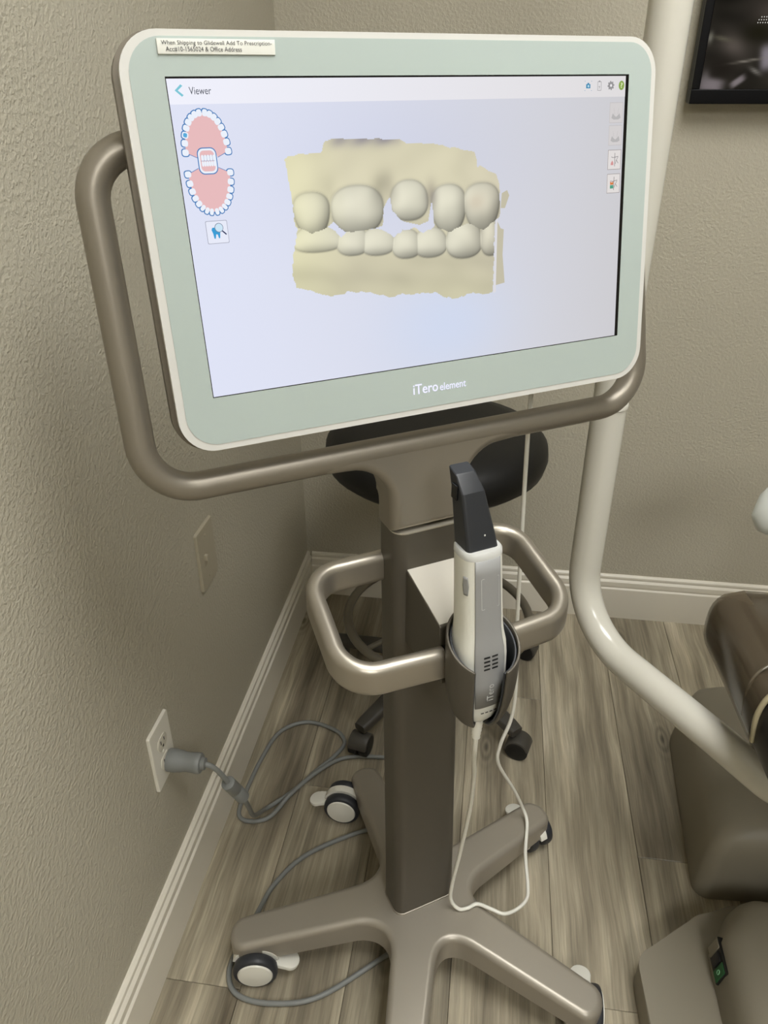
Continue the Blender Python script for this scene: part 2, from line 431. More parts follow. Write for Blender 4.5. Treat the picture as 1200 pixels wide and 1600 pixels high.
def make_caster(loc, heading, flip=1):
    """heading: direction (deg, cart local) of the wheel axle that carries the cap seen in the photo"""
    c = empty('caster', loc, math.radians(heading)); c.parent = cart
    # local: axle along +x, roll along y
    R_ = 0.0365
    for s in (1, -1):
        tyre = [(0.024, -0.009), (0.033, -0.009), (0.0355, -0.007), (R_, -0.002), (R_, 0.003), (0.0355, 0.007), (0.033, 0.009), (0.024, 0.009)]
        lathe('tyre', tyre, DARK_R, c, (s*0.0165, 0, R_), (s, 0, 0), 36, 50)
        lathe('hub_cap', [(0.0, -0.004), (0.0285, -0.004), (0.0290, 0.0095), (0.0275, 0.0115), (0.015, 0.0135), (0.0, 0.0142)][1:], WHITE_P, c, (s*0.0165, 0, R_), (s, 0, 0), 36, 40)
    # white fender between the wheels and stem
    out = arc(0, R_, 0.0392, 15, 165, 16)
    out2 = arc(0, R_, 0.030, 165, 15, 16)
    pr = out + out2
    V = []; k = len(pr)
    for x_ in (-0.0072, 0.0072): V += [(x_, y_, z_) for y_, z_ in pr]
    F = [(i, (i+1) % k, k+(i+1) % k, k+i) for i in range(k)] + [(i, i+1, k-2-i, k-1-i) for i in range(16)] + [(k+i, k+i+1, 2*k-2-i, 2*k-1-i) for i in range(16)]
    mesh('fender', V, F, WHITE_P, c, 40)
    lathe('stem', [(0.0065, 0.066), (0.0065, 0.075), (0.005, 0.076)], WHITE_P, c, (0, 0, -0.0), (0, 0, 1), 20)
    # brake pedal: a rounded tab behind the wheel
    ped = [(-0.014, 0.026)] + arc(0, 0.056, 0.0165, 200, -20, 14) + [(0.014, 0.030)]
    bmp = prism_bm(ped, 0.0, 0.007, 0.002, 0.0, 2)
    mt = Matrix.Translation((0, 0, 0.046)) @ Matrix.Rotation(math.radians(-16), 4, 'X')
    for v in bmp.verts: v.co = mt @ v.co
    if flip < 0:
        for v in bmp.verts: v.co.y = -v.co.y
    bm_obj('brake_pedal', bmp, WHITE_P, c, 40)
    return c
# axle headings per leg (angles sorted: 15, 85, 165, 238, 304)
CAS = [((0.296, 0.078), 186, -1), ((-0.013, 0.290), -125, -1), ((-0.264, 0.052), -112, 1), ((-0.15, -0.235), -100, 1), ((0.185, -0.235), -32, 1)]
for (cx_, cy_), hd, fl_ in CAS: make_caster((cx_, cy_, 0), hd, fl_)

# --- column
def rsec(x0, x1, y0, y1, r, z, n=6):
    return [(x, y, z) for x, y in rrect(x0, y0, x1, y1, r, n)]
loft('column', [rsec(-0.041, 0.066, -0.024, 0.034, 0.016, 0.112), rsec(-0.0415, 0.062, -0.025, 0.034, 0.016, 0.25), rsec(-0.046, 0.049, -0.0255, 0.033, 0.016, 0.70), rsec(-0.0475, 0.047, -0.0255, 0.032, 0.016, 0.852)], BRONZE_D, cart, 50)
loft('column_foot', [rsec(-0.0425, 0.0675, -0.0255, 0.035, 0.0165, 0.1165), rsec(-0.0425, 0.0675, -0.0255, 0.035, 0.0165, 0.1195), rsec(-0.0415, 0.0665, -0.0245, 0.034, 0.0165, 0.1203)], BRONZE, cart, 50)
loft('column_seam', [rsec(-0.0478, 0.0475, -0.0260, 0.0325, 0.016, 0.8518), rsec(-0.0478, 0.0475, -0.0260, 0.0325, 0.016, 0.8535)], mat('seam_highlight', (190, 184, 170), 0.35, 0.6), cart, 50)  # bright highlight along the seam, painted as a pale strip
# neck that flares into the lower bar of the handle frame
HV = -0.2305; TILT = -math.asin(0.153); HD = 0.040; RT = 0.0148
def mon(x, d, v):      # monitor plane coordinates -> cart local
    return Vector((x, d*0.9882 + v*0.153, 1.1856 + v*0.9882 - d*0.153))
bar = mon(0, HD, HV)
zb = bar.z
nk = [(0.0480, 0.8537), (0.0490, zb-0.060)]
nk += arc(0.049+0.046, zb-0.060, 0.046, 180, 90, 10)[1:]
nk += [(0.125, zb-0.0125), (0.125, zb+0.0125), (-0.125, zb+0.0125), (-0.125, zb-0.0125)]
nk += arc(-0.049-0.046, zb-0.060, 0.046, 90, 0, 10)[:-1]
nk += [(-0.0490, zb-0.060), (-0.0490, 0.8537)]
bm = prism_bm(nk, -0.018, 0.018, 0.0115, 0.0115, 5)
for v in bm.verts:
    x_, z_, y_ = v.co
    t_ = min(1, max(0, (z_-0.855)/(zb-0.855)))
    yc = 0.004*(1-t_) + bar.y*t_
    hw = 0.029*(1-t_) + 0.0152*t_
    hw = max(hw, 0.015) * (1 - 0.12*max(0, (abs(x_)-0.07)/0.055))
    v.co = Vector((x_, yc + y_/0.018*hw, z_))
bm_obj('column_neck', bm, BRONZE, cart, 40, True)
# --- handle frame round the monitor
pth = fillet([mon(-0.06, HD, 0.086), mon(-0.3085, HD, 0.086), mon(-0.3085, HD, HV), mon(0.3055, HD, HV), mon(0.276, HD, 0.086), mon(0.06, HD, 0.086)], [0.045, 0.052, 0.052, 0.043], 14)
tube('handle_frame', pth, RT, BRONZE, cart, 28)

# --- looped side handles
def hoop(s):
    def p(x, y): return Vector((s*x, y, 0.785 - (0.02-y)*0.345))
    path = fillet([p(0.040, 0.022), p(0.143, 0.022), p(0.150, -0.116), p(0.034, -0.122)], [0.038, 0.042], 12)
    sec = arc(0, 0.0095, 0.0105, 0, 180, 10) + arc(0, -0.0115, 0.0105, 180, 360, 10)
    return sweep('side_handle', path, sec, SILVER, cart, (0, 0, 1), 60)
hoop(-1); hoop(1)

# --- bracket and scanner cup
pb = [(-0.020, 0.803), (-0.112, 0.778), (-0.122, 0.700), (-0.020, 0.690)]
bm = bmesh.new()
a_ = [bm.verts.new((-0.034, y, z)) for y, z in pb]; b_ = [bm.verts.new((0.034, y, z)) for y, z in pb]
bm.faces.new(a_); bm.faces.new(b_[::-1])
for i in range(4): bm.faces.new((a_[i], b_[i], b_[(i+1) % 4], a_[(i+1) % 4]))
bmesh.ops.bevel(bm, geom=bm.edges[:], offset=0.003, segments=2, profile=0.5, affect='EDGES')
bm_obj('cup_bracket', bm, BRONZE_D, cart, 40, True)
mesh('bracket_top', [(sx*0.0325, y, z+dz) for dz in (-0.002, 0.0007) for sx, y, z in ((-1, -0.0225, 0.8024), (1, -0.0225, 0.8024), (1, -0.1095, 0.7787), (-1, -0.1095, 0.7787))], [(0, 1, 2, 3), (4, 5, 6, 7), (0, 1, 5, 4), (1, 2, 6, 5), (2, 3, 7, 6), (3, 0, 4, 7)], mat('bracket_top_lit', (205, 200, 188), 0.5, 0.3, bump=(700, 0.15, 0.0004), var=0.04), cart, None)  # top face in a paler colour that holds the light it reflects
CX, CY = 0.001, -0.150
def cup_shell(scale, drop):
    V = []; na, nt = 46, 18
    for i in range(na+1):
        a = math.radians(-105+26 + (360-52)*i/na)
        back = (math.sin(a)+1)/2
        zr = 0.757 + 0.040*back - drop
        for k in range(nt+1):
            t = k/nt; z = zr + (0.660-zr)*(1-(1-t)**1.6)
            h = (z-0.660)/(0.775-0.660)
            r = (0.0105+0.0300*math.sqrt(max(0, 1-(1-min(1, max(0, h)))**3.2)))*scale
            V.append((CX + r*math.cos(a), CY + r*math.sin(a)*0.97, z))
    F = [(i*(nt+1)+k, (i+1)*(nt+1)+k, (i+1)*(nt+1)+k+1, i*(nt+1)+k+1) for i in range(na) for k in range(nt)]
    return V, F
def cup(name, scale, thick, m, drop=0.0):
    V, F = cup_shell(scale, drop); me = bpy.data.meshes.new(name); me.from_pydata(V, [], F); me.update()
    o = link(name, me, m, cart, 60)
    sd = o.modifiers.new('thick', 'SOLIDIFY'); sd.thickness = thick; sd.offset = 0
    bv = o.modifiers.new('round', 'BEVEL'); bv.width = 0.0009; bv.segments = 2; bv.limit_method = 'ANGLE'
    return o
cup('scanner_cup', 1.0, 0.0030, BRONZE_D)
cup('cup_lining', 0.905, 0.0025, DARK_R, 0.004)

# --- monitor
MOFF = (0, 0, 1.1856)
W2, VT, VB = 0.2735, 0.168, -0.1855
GLASS = mat('pale_green_glass', (178, 190, 186), 0.22, coat=0.6, spec=0.5)
RIM = mat('monitor_rim_white', (210, 209, 204), 0.35)
def xz_prism(outline, d0, d1, bt=0.0, bb=0.0, seg=3):
    """outline in monitor (x, v); d from d0 (front) to d1 (back)"""
    bm = prism_bm(outline, -d1, -d0, bt, bb, seg)
    for v in bm.verts: v.co = Vector((v.co.x, -v.co.z, v.co.y))
    return bm
monitor = bm_obj('monitor', xz_prism(rrect(-W2, VB, W2, VT, 0.034, 10), -0.0005, 0.009, 0.0025, 0.001), RIM, cart, 40, True)
monitor.location = MOFF; monitor.rotation_euler = (TILT, 0, 0)
tag(monitor, 'widescreen touch monitor with white rim and pale green glass border')
MB = mat('monitor_back_bronze', (112, 105, 93), 0.42, 0.5)
bm_obj('back_housing', xz_prism(rrect(-W2-0.0045, VB-0.0005, W2-0.0020, VT+0.0010, 0.036, 10), 0.0065, 0.024, 0.0035, 0.006, 4), MB, monitor, 40, True)
bm_obj('back_mount', xz_prism(rrect(-0.075, -0.10, 0.075, 0.11, 0.03, 6), 0.0225, 0.050, 0.0, 0.006, 3), MB, monitor, 40, True)
bm_obj('front_glass', xz_prism(rrect(-W2+0.0075, VB+0.0062, W2-0.0060, VT-0.0050, 0.029, 10), -0.0010, 0.001, 0.0004, 0, 1), GLASS, monitor, 40, True)
def flat(name, polys, m, depth, parent=None):
    """polys in millimetres on the monitor plane"""
    V = []; F = []
    for p in polys:
        F.append(tuple(range(len(V), len(V)+len(p)))); V += [(x/1000, -depth, v/1000) for x, v in p]
    me = bpy.data.meshes.new(name); me.from_pydata(V, [], F); me.update()
    return link(name, me, m, parent or monitor)
flat('display_border', [[(-238, 134), (238, 134), (238, -134), (-238, -134)]], mat('display_black', (6, 6, 9), 0.15), 0.0012)
# lit display area; picture tint plus viewing-angle dimming painted into the grid colours
def picture_grid(name, x0, x1, v0, v1, nx, nv, fn, depth, m, parent, mask=None):
    xs = np.linspace(x0, x1, nx+1); vs = np.linspace(v0, v1, nv+1)
    X, Y = np.meshgrid(xs, vs); colr = fn(X, Y)
    V = np.stack([X.ravel()/1000, np.full(X.size, -depth), Y.ravel()/1000], 1)
    idx = np.arange(X.size).reshape(X.shape)
    q = np.stack([idx[:-1, :-1], idx[:-1, 1:], idx[1:, 1:], idx[1:, :-1]], -1).reshape(-1, 4)
    if mask is not None:
        mk = mask(X, Y).ravel(); q = q[mk[q].sum(1) >= 3]
        used = np.unique(q); mp = -np.ones(X.size, int); mp[used] = np.arange(used.size)
        q = mp[q]; V = V[used]; colr = colr.reshape(-1, 3)[used]
    me = bpy.data.meshes.new(name); me.from_pydata(V.tolist(), [], q.tolist()); me.update()
    at = me.attributes.new('picture', 'FLOAT_COLOR', 'POINT')
    c = np.clip(colr.reshape(-1, 3)/255, 0, 1); lin = np.where(c <= 0.04045, c/12.92, ((c+0.055)/1.055)**2.4)
    at.data.foreach_set('color', np.concatenate([lin, np.ones((len(lin), 1))], 1).ravel().astype(np.float32))
    return link(name, me, m, parent)
PIC = emis_attr('screen_picture')
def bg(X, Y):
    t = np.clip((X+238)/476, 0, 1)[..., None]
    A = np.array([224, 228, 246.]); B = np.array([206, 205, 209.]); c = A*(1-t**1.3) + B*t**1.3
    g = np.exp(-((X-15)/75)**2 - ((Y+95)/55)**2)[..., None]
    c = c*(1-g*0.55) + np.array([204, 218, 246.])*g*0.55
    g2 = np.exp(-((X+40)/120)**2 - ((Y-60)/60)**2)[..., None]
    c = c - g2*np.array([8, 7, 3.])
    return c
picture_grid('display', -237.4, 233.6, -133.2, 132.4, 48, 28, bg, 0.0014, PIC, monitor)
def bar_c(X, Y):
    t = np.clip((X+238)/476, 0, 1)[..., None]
    return np.array([241, 242, 253.])*(1-t) + np.array([224, 221, 222.])*t  # same viewing-angle dimming painted in towards the right
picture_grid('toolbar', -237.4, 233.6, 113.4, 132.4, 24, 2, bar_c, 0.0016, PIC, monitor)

# toolbar icons and lettering
def flat_text(name, s, x, v, wd, ht, m, depth, parent=None, bold=0.0):
    V, F = text_mesh(s, wd/1000, ht/1000, 0, 1, bold)
    V = [(x/1000+a, -depth, v/1000+b) for a, b, c in V]
    me = bpy.data.meshes.new(name); me.from_pydata(V, [], F); me.update(); return link(name, me, m, parent or monitor)
D1, D2, D3, D4 = 0.0019, 0.0021, 0.0023, 0.0025
flat('back_arrow', [[(-226.4, 128.2), (-224.9, 127.0), (-229.2, 123.7), (-231.8, 123.7)], [(-231.8, 123.7), (-229.2, 123.7), (-224.9, 120.2), (-226.4, 119.0)]], emis('icon_cyan', (128, 200, 216)), D1)
flat_text('screen_title', 'Viewer', -220.0, 120.6, 18.5, 5.6, emis('title_grey', (76, 80, 92)), D1)
IC_G = emis('icon_grey', (152, 150, 152)); IC_B = emis('icon_blue', (58, 136, 178)); IC_L = emis('icon_line', (178, 172, 172)); IC_W = emis('icon_white', (238, 236, 238))
def disc(x, v, a, b=None, n=24): return [(x+a*math.cos(2*PI*i/n), v+(b or a)*math.sin(2*PI*i/n)) for i in range(n)]
def rect(x0, v0, x1, v1): return [(x0, v0), (x1, v0), (x1, v1), (x0, v1)]
def frame(x0, v0, x1, v1, t=0.4): return [rect(x0, v0, x1, v0+t), rect(x0, v1-t, x1, v1), rect(x0, v0, x0+t, v1), rect(x1-t, v0, x1, v1)]
flat('camera_icon', [rect(183.4, 121.4, 188.6, 125.2), rect(185.0, 125.2, 187.0, 126.3)] + [rect(186+sx*3.6+min(0, sx)*.9, 123.6+sy*4.0+min(0, sy)*.4, 186+sx*3.6+max(0, sx)*.9, 123.6+sy*4.0+max(0, sy)*.4) for sx in (-1, 1) for sy in (-1, 1)], IC_B, D1)
flat('camera_lens', [disc(186, 123.3, 1.2)], emis('icon_pale', (188, 220, 232)), D2)
flat('battery_icon', frame(197.6, 119.2, 202.4, 127.4, 0.45) + [rect(199, 127.4, 201, 128.2), [(200.6, 126), (199.2, 123), (200.9, 123.4), (199.8, 120.8), (199.5, 120.8), (199.9, 122.6), (198.9, 122.6)]], IC_G, D1)
gear = []
for i in range(64):
    a = 2*PI*i/64; r = 4.3 if (i//4) % 2 == 0 else 3.4; gear.append((214.6+r*math.cos(a), 123.7+r*math.sin(a)*0.98))
flat('gear_icon', [gear], IC_G, D1); flat('gear_hole', [disc(214.6, 123.7, 1.3)], IC_W, D2)
flat('help_icon', [disc(228.2, 123.7, 3.6, 4.3)], emis('icon_green', (140, 168, 84)), D1)
flat_text('help_mark', '?', 226.9, 121.4, 2.5, 4.8, emis('icon_lime', (226, 238, 190)), D2, None, 0.02)
# right column of buttons
def button(vc, faint):
    x0, x1, v0, v1 = 214.0, 231.2, vc-9.6, vc+9.6
    flat('tool_button', [rect(x0, v0, x1, v1)], emis('button_face_faint' if faint else 'button_face', (212, 208, 208) if faint else (226, 221, 219)), D1)
    flat('button_outline', frame(x0, v0, x1, v1, 0.45), emis('button_line_faint' if faint else 'button_line', (194, 190, 190) if faint else (146, 138, 136)), D2)
for vc in (98.5, 77.0):
    button(vc, True)
    c = 222.6
    flat('jaw_icon', [[(c-6, vc-5), (c-4.4, vc-0.5), (c-2.2, vc-2.6), (c, vc-4), (c+2.2, vc-2.6), (c+4.4, vc-0.5), (c+6, vc-5), (c+3, vc-6.4), (c-3, vc-6.4)]], emis('icon_faint', (184, 182, 182)), D2)
    flat('jaw_line', [[(c-3.4, vc+4.4), (c-3.0, vc+4.4), (c-1.6, vc-1.6), (c-2.1, vc-1.9)], [(c+3.0, vc+4.4), (c+3.4, vc+4.4), (c+2.1, vc-1.9), (c+1.6, vc-1.6)]], emis('icon_faint2', (198, 195, 195)), D2)
def seg(x0, v0, x1, v1, t=0.5):
    dx, dv = x1-x0, v1-v0; l = math.hypot(dx, dv); nx, nv = -dv/l*t/2, dx/l*t/2
    return [(x0+nx, v0+nv), (x1+nx, v1+nv), (x1-nx, v1-nv), (x0-nx, v0-nv)]
for vc, colr in ((53.6, 0), (30.2, 1)):
    button(vc, False); c = 222.8
    flat('tooth_sketch', [seg(c+0.2, vc-6.6, c+0.2, vc+6.6, 0.6), seg(c-4.4, vc+2.8, c-2.2, vc+2.0), seg(c-2.2, vc+2.0, c+1.8, vc+2.6), seg(c+1.8, vc+2.6, c+4.6, vc+3.2), seg(c+4.4, vc+2.6, c+2.4, vc-0.4), seg(c+2.4, vc-0.4, c+1.0, vc-4.2), seg(c+2.4, vc-0.4, c+4.8, vc-3.6)], emis('sketch_line', (120, 116, 120)), D3)
    if colr == 0:
        flat('tooth_fill', [[(c-4.8, vc-5.2), (c-1.2, vc-5.2), (c-1.4, vc-3), (c-2.9, vc-0.6), (c-4.6, vc-3.2)]], emis('icon_rose', (212, 150, 150)), D2)
    else:
        flat('heat_patch', [rect(c-4.6, vc-5.0, c-0.2, vc-1.6)], emis('icon_teal', (86, 160, 134)), D2)
        flat('heat_patch', [[(c-4.6, vc-1.2), (c-0.2, vc-1.2), (c-0.2, vc+2.2), (c-2.4, vc+0.8), (c-4.6, vc+2.4)]], emis('icon_orange', (214, 128, 76)), D2)

# tooth chart (upper and lower arch with the bite box between)
BLUE = emis('chart_blue', (72, 126, 186)); TW = emis('chart_white', (236, 242, 252)); PINK = emis('chart_pink', (232, 188, 190)); SEL = emis('chart_selected', (92, 172, 220))
def arch(cx, cv, a, b, sgn, n=16, flare=2):
    out = []
    for i in range(n):
        t = math.radians(180+flare - (180+2*flare)*(i+0.5)/n)
        e = 2.25
        c, s = math.cos(t), math.sin(t)
        x = a*math.copysign(abs(c)**(2/e), c); y = b*math.copysign(abs(s)**(2/e), s)
        out.append((cx+x, cv+sgn*y, math.atan2(sgn*s/b, c/a)))
    return out
def tooth(x, v, ang, L_, W_, g=0):
    p = []
    for qx, qv in sellipse(L_+g, W_+g, 2.9, 18):
        p.append((x+qx*math.cos(ang)-qv*math.sin(ang), v+qx*math.sin(ang)+qv*math.cos(ang)))
    return p
def chart(cx, cv, a, b, sgn, flat_v, notch_v, chosen=None):
    T_ = arch(cx, cv, a, b, sgn)
    size = [2.6 if i in (0, 1, 2, 13, 14, 15) else 2.35 if i in (3, 4, 11, 12) else 2.2 for i in range(16)]
    if sgn < 0: size = [s*0.97 if i < 5 or i > 10 else 1.75 for i, s in enumerate(size)]
    flat('tooth_chart_outline', [tooth(x, v, an, 2.8, s*1.02, 0.75) for (x, v, an), s in zip(T_, size)], BLUE, D1)
    inner = [(x-(x-cx)*0.02, v) for x, v, an in T_]
    pink = inner + [(cx+8.6, flat_v), (cx+6.4, notch_v-sgn*2), (cx-6.4, notch_v-sgn*2), (cx-8.6, flat_v)]
    edge = [inner[-1], (cx+8.6, flat_v), (cx+8.2, notch_v), (cx-8.2, notch_v), (cx-8.6, flat_v), inner[0]]
    flat('chart_edge', [seg(*edge[0], *edge[1], 0.9), seg(*edge[4], *edge[5], 0.9)], BLUE, 0.00195)
    flat('chart_palate', [pink], PINK, 0.0020)
    flat('chart_teeth', [tooth(x, v, an, 2.75, s) for (x, v, an), s in zip(T_, size)], TW, 0.0022)
    if chosen is not None:
        x, v, an = T_[chosen]; flat('chart_chosen_tooth', [tooth(x, v, an, 1.7, 1.7)], SEL, 0.0024)
chart(-212.0, 74.0, 18.4, 33.0, 1, 72.6, 80.0, 2)
chart(-212.6, 63.0, 18.4, 34.0, -1, 64.2, 58.5)
def rr_poly(x0, v0, x1, v1, r): return rrect(x0, v0, x1, v1, r, 5)
flat('bite_outline', [rr_poly(-221.0, 59.2, -204.2, 80.4, 5.0)], BLUE, 0.0021)
flat('bite_box', [rr_poly(-220.2, 60.0, -205.0, 79.6, 4.4)], TW, 0.0023)
flat('bite_gum', [rr_poly(-218.8, 61.6, -206.4, 78.0, 3.4)], PINK, D4)
flat('bite_teeth', [tooth(-217.4+2.5*i+0.6, 72.2, PI/2, 2.4, 1.15) for i in range(5)] + [tooth(-217.6+2.0*i+0.6, 67.6, PI/2, 2.1, 0.95) for i in range(6)], TW, 0.0027)
flat('bite_gap', [seg(-218.6, 69.9, -206.6, 69.9, 0.35)] + [seg(-216.1+2.5*i+0.55, 70, -216.1+2.5*i+0.55, 74.6, 0.25) for i in range(4)], emis('bite_line', (150, 172, 204)), 0.0028)
# zoom tool
flat('zoom_button', [rr_poly(-222.3, 2.6, -202.8, 21.8, 1.2)], emis('zoom_line', (168, 170, 186)), D1)
flat('zoom_face', [rr_poly(-221.8, 3.1, -203.3, 21.3, 1.0)], emis('zoom_face', (232, 235, 249)), D2)
flat('zoom_tooth', [[(-217.6, 14.2), (-216.8, 16.0), (-214.8, 16.2), (-213.0, 15.7), (-211.0, 16.2), (-209.8, 14.6), (-210.2, 11.4), (-210.8, 7.2), (-211.9, 6.9), (-212.6, 10.2), (-214.0, 10.4), (-214.8, 6.8), (-216.0, 7.0), (-216.5, 11)]], emis('zoom_blue', (62, 158, 214)), D3)
flat('zoom_lens', [disc(-210.8, 15.8, 3.9, 3.9)], emis('lens_line', (120, 130, 152)), D4)
flat('zoom_lens_glass', [disc(-210.8, 15.8, 3.4, 3.4)], emis('lens_glass', (206, 230, 246)), 0.0027)
flat('zoom_handle', [seg(-208.2, 13.0, -204.8, 9.8, 1.1)], emis('lens_handle', (44, 52, 92)), 0.0027)

# scanned jaw picture on the display
UP = [(-143.8, 67.8), (-140.4, 71.1), (-108.6, 73.3), (-103.5, 81.8), (-97.1, 83.7), (-30.7, 81.9), (-23.1, 78.0), (5.2, 76.4), (52.1, 67.6), (54.1, 53.2), (57, 55), (76.2, 45.3), (79.8, 34.2), (80.0, 6.0), (59.9, -5.8), (40.2, 2.7), (20.2, -4.8), (3.6, 1.4), (1.3, 25.1), (-2.0, 7.8), (-12.9, 3.6), (-33.5, 10.0), (-41.9, 20.2), (-43.3, 31.7), (-49.6, 22.6), (-52.1, 5.6), (-65.8, 3.7), (-92.4, 2.9), (-102.3, 13.1), (-109.3, 8.0), (-124.6, 4.4), (-136.5, 10.0), (-140.4, 12.2), (-140.9, 34.1)]
LO = [(-136.5, 14.0), (-124.6, 12.4), (-107.1, 9.8), (-95.1, -1.7), (-88.1, 6.5), (-68.2, 6.0), (-50.1, 1.6), (-41.5, -5.0), (-31.8, 1.1), (-17.7, 2.0), (-8.6, -2.6), (2.9, 1.3), (12, 6), (35.2, 9.1), (56.1, 8), (74.1, 4.4), (70.0, -69.1), (58.2, -68.9), (46, -66.8), (37.6, -67.8), (22.3, -70.4), (12, -67), (2.7, -62.0), (-21.6, -60.6), (-36, -60), (-50.2, -61.4), (-68.3, -54.4), (-90, -52), (-104, -53), (-113.3, -54), (-124.0, -49.5), (-144.6, -42.5), (-147.9, -28.6), (-143.1, -6.2)]
BK = [[(82.2, 28.1), (88.6, 30.7), (91.1, 25.6), (85.8, 13.8), (80.7, 14.1)], [(80.4, -5.3), (84.2, -6.6), (82.5, -31.6), (84.7, -59.7), (71.5, -61.6), (75.4, 4.3)]]
TU = [(-123.0, 20.5, 17.5, 20, .22), (-77.0, 22.0, 27, 22, .06), (-22.5, 27.5, 20.5, 18.5, -.04), (20.5, 17.0, 19.5, 23, .15), (58.5, 16.5, 20.5, 23, .18)]
TLW = [(-118.7, 0, 25, 12.5, -.2), (-84.2, -5.4, 17, 13, -.1), (-58, -7.4, 18.5, 13, -.12), (-27.5, -12.0, 16, 13.8, -.12), (-1.0, -12.6, 18.5, 14.4, -.12), (37.1, -11.0, 20.6, 20.0, -.2), (68.4, -10.6, 12.2, 20.5, -.2)]
def inpoly(X, Y, P):
    c = np.zeros(X.shape, bool); n = len(P)
    for i in range(n):
        x0, y0 = P[i]; x1, y1 = P[i-1]
        if y0 == y1: continue
        c ^= ((y0 > Y) != (y1 > Y)) & (X < (x1-x0)*(Y-y0)/(y1-y0)+x0)
    return c
def bumps(X, Y, TT):
    h = np.zeros_like(X); ins = np.zeros_like(X); dm = np.full_like(X, 9.0)
    for (x, y, a, b, k) in TT:
        a = a*np.clip(1 + k*(Y-y)/b, 0.3, 1.6)
        d = (np.abs((X-x)/a)**2.3 + np.abs((Y-y)/b)**2.3)**(1/2.3)
        h = np.maximum(h, np.clip(1-d**2.2, 0, 1)**0.8*b*0.44)
        ins = np.maximum(ins, 1/(1+np.exp((d-1)/0.02))); dm = np.minimum(dm, d)
    line = np.exp(-((dm-1.0)/0.07)**2)
    return h, line, ins
def wob(X, Y, s, seed):
    r = np.random.default_rng(seed); o = np.zeros_like(X)
    for k in range(7):
        a, b, p = r.normal(0, 1/s), r.normal(0, 1/s), r.uniform(0, 6.28); o += np.sin(a*X+b*Y+p)
    return o/7
def jaw(up):
    TT = TU if up else TLW
    def fn(X, Y):
        h, line, ins = bumps(X, Y, TT)
        if up: base_h = 9*np.exp(-((Y-18)/30)**2) + 1.5*wob(X, Y, 9, 5) - 5*np.exp(-((X+46)/11)**2-((Y-38)/14)**2) + 2.5*np.exp(-((X-22)/16)**2-((Y-50)/16)**2) + 2.5*np.exp(-((X+122)/18)**2-((Y-52)/16)**2) - 2*np.exp(-((X+98)/9)**2-((Y-36)/14)**2) + 3*np.exp(-((X+62)/18)**2-((Y-48)/16)**2)
        else: base_h = 7*np.exp(-((Y+18)/26)**2) + 1.4*wob(X, Y, 9, 8)
        Hh = h + base_h; st = X[0, 1]-X[0, 0]
        gy, gx = np.gradient(Hh, st); nz = 1/np.sqrt(1+gx*gx+gy*gy)
        lit = nz*0.86 + (-gx*-0.22 + -gy*0.30)*nz
        lit = np.clip(0.46+0.60*lit, 0.5, 1.10)
        tooth_c = np.array([226, 223, 203.]); gum = np.array([217, 211, 183.]); yel = np.array([233, 229, 188.])
        c = gum*(1-ins[..., None]) + tooth_c*ins[..., None]
        e = np.clip((-X-85)/55, 0, 1)[..., None]; c = c*(1-0.65*e) + yel*0.65*e
        e = np.clip((X-30)/60, 0, 1)[..., None]; c = c*(1-0.5*e) + np.array([206, 198, 178.])*0.5*e
        if not up:
            e = np.clip((-Y-38)/34, 0, 1)[..., None]; c = c*(1-0.45*e) + np.array([196, 193, 160.])*0.45*e
        c = c*lit[..., None]*(1-0.075*line[..., None])
        if up:
            d = (np.exp(-((Y-83)/6.0)**2)*np.exp(-((X+66)/36)**8)*(0.7+0.7*wob(X, Y, 9, 2)))[..., None]
            c = c*(1-np.clip(d, 0, 1)) + np.array([104, 100, 128.])*np.clip(d, 0, 1)
            g = (np.exp(-((X-2)/6)**2-((Y-30)/12)**2)*0.45)[..., None]; c = c*(1-g) + np.array([120, 112, 108.])*g
            g = (np.exp(-((X+44)/7)**2-((Y-40)/12)**2)*0.30)[..., None]; c = c*(1-g) + np.array([140, 134, 120.])*g
            g = (np.exp(-((X-52)/10)**2-((Y-22)/8)**2)*0.25)[..., None]; c = c*(1-g) + np.array([176, 150, 128.])*g
        return c
    return fn
scan_l = picture_grid('jaw_scan_lower', -150, 78, -73, 12, 285, 106, jaw(False), D1, PIC, monitor, lambda X, Y: inpoly(X+1.6*wob(X, Y, 2.2, 21), Y+1.8*wob(X, Y, 2.4, 22), LO))
scan_u = picture_grid('jaw_scan_upper', -148, 84, -10, 86, 290, 120, jaw(True), D2, PIC, monitor, lambda X, Y: inpoly(X+1.2*wob(X, Y, 2.2, 23), Y+1.2*wob(X, Y, 2.4, 24), UP))
flat('jaw_scan_flap', BK, emis('scan_flap', (196, 190, 168)), 0.0018)
flat('jaw_scan_edge', [[(70.2, -69), (74.4, 3.6), (76.6, 4.4), (73.2, -68)]], emis('scan_edge', (222, 220, 224)), 0.0024)

# logo on the lower glass border and the label strip at the top
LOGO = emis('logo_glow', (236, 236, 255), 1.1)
flat_text('logo_lettering', 'iTero', -28.6, -163.6, 29.5, 10.8, LOGO, 0.0014, None, 0.012)
flat_text('logo_lettering', 'element', 3.2, -163.6, 31.8, 8.2, LOGO, 0.0014, None, 0.008)
lab = bm_obj('label_strip', xz_prism([(-240.8/1000, 0.1499), (-142.2/1000, 0.1496), (-141.6/1000, 0.1608), (-240.6/1000, 0.1610)], -0.0024, -0.0010, 0.0002), mat('label_paper', (224, 224, 216), 0.5), monitor, 40)
INK = mat('label_ink', (52, 52, 58), 0.6)
flat_text('label_lettering', 'When Shipping to Glidewell Add To Prescription-', -237.2, 155.6, 92.6, 4.0, INK, 0.0027)
flat_text('label_lettering', 'Acc#10-1565024 & Office Address', -234.2, 151.4, 63.0, 3.8, INK, 0.0027)

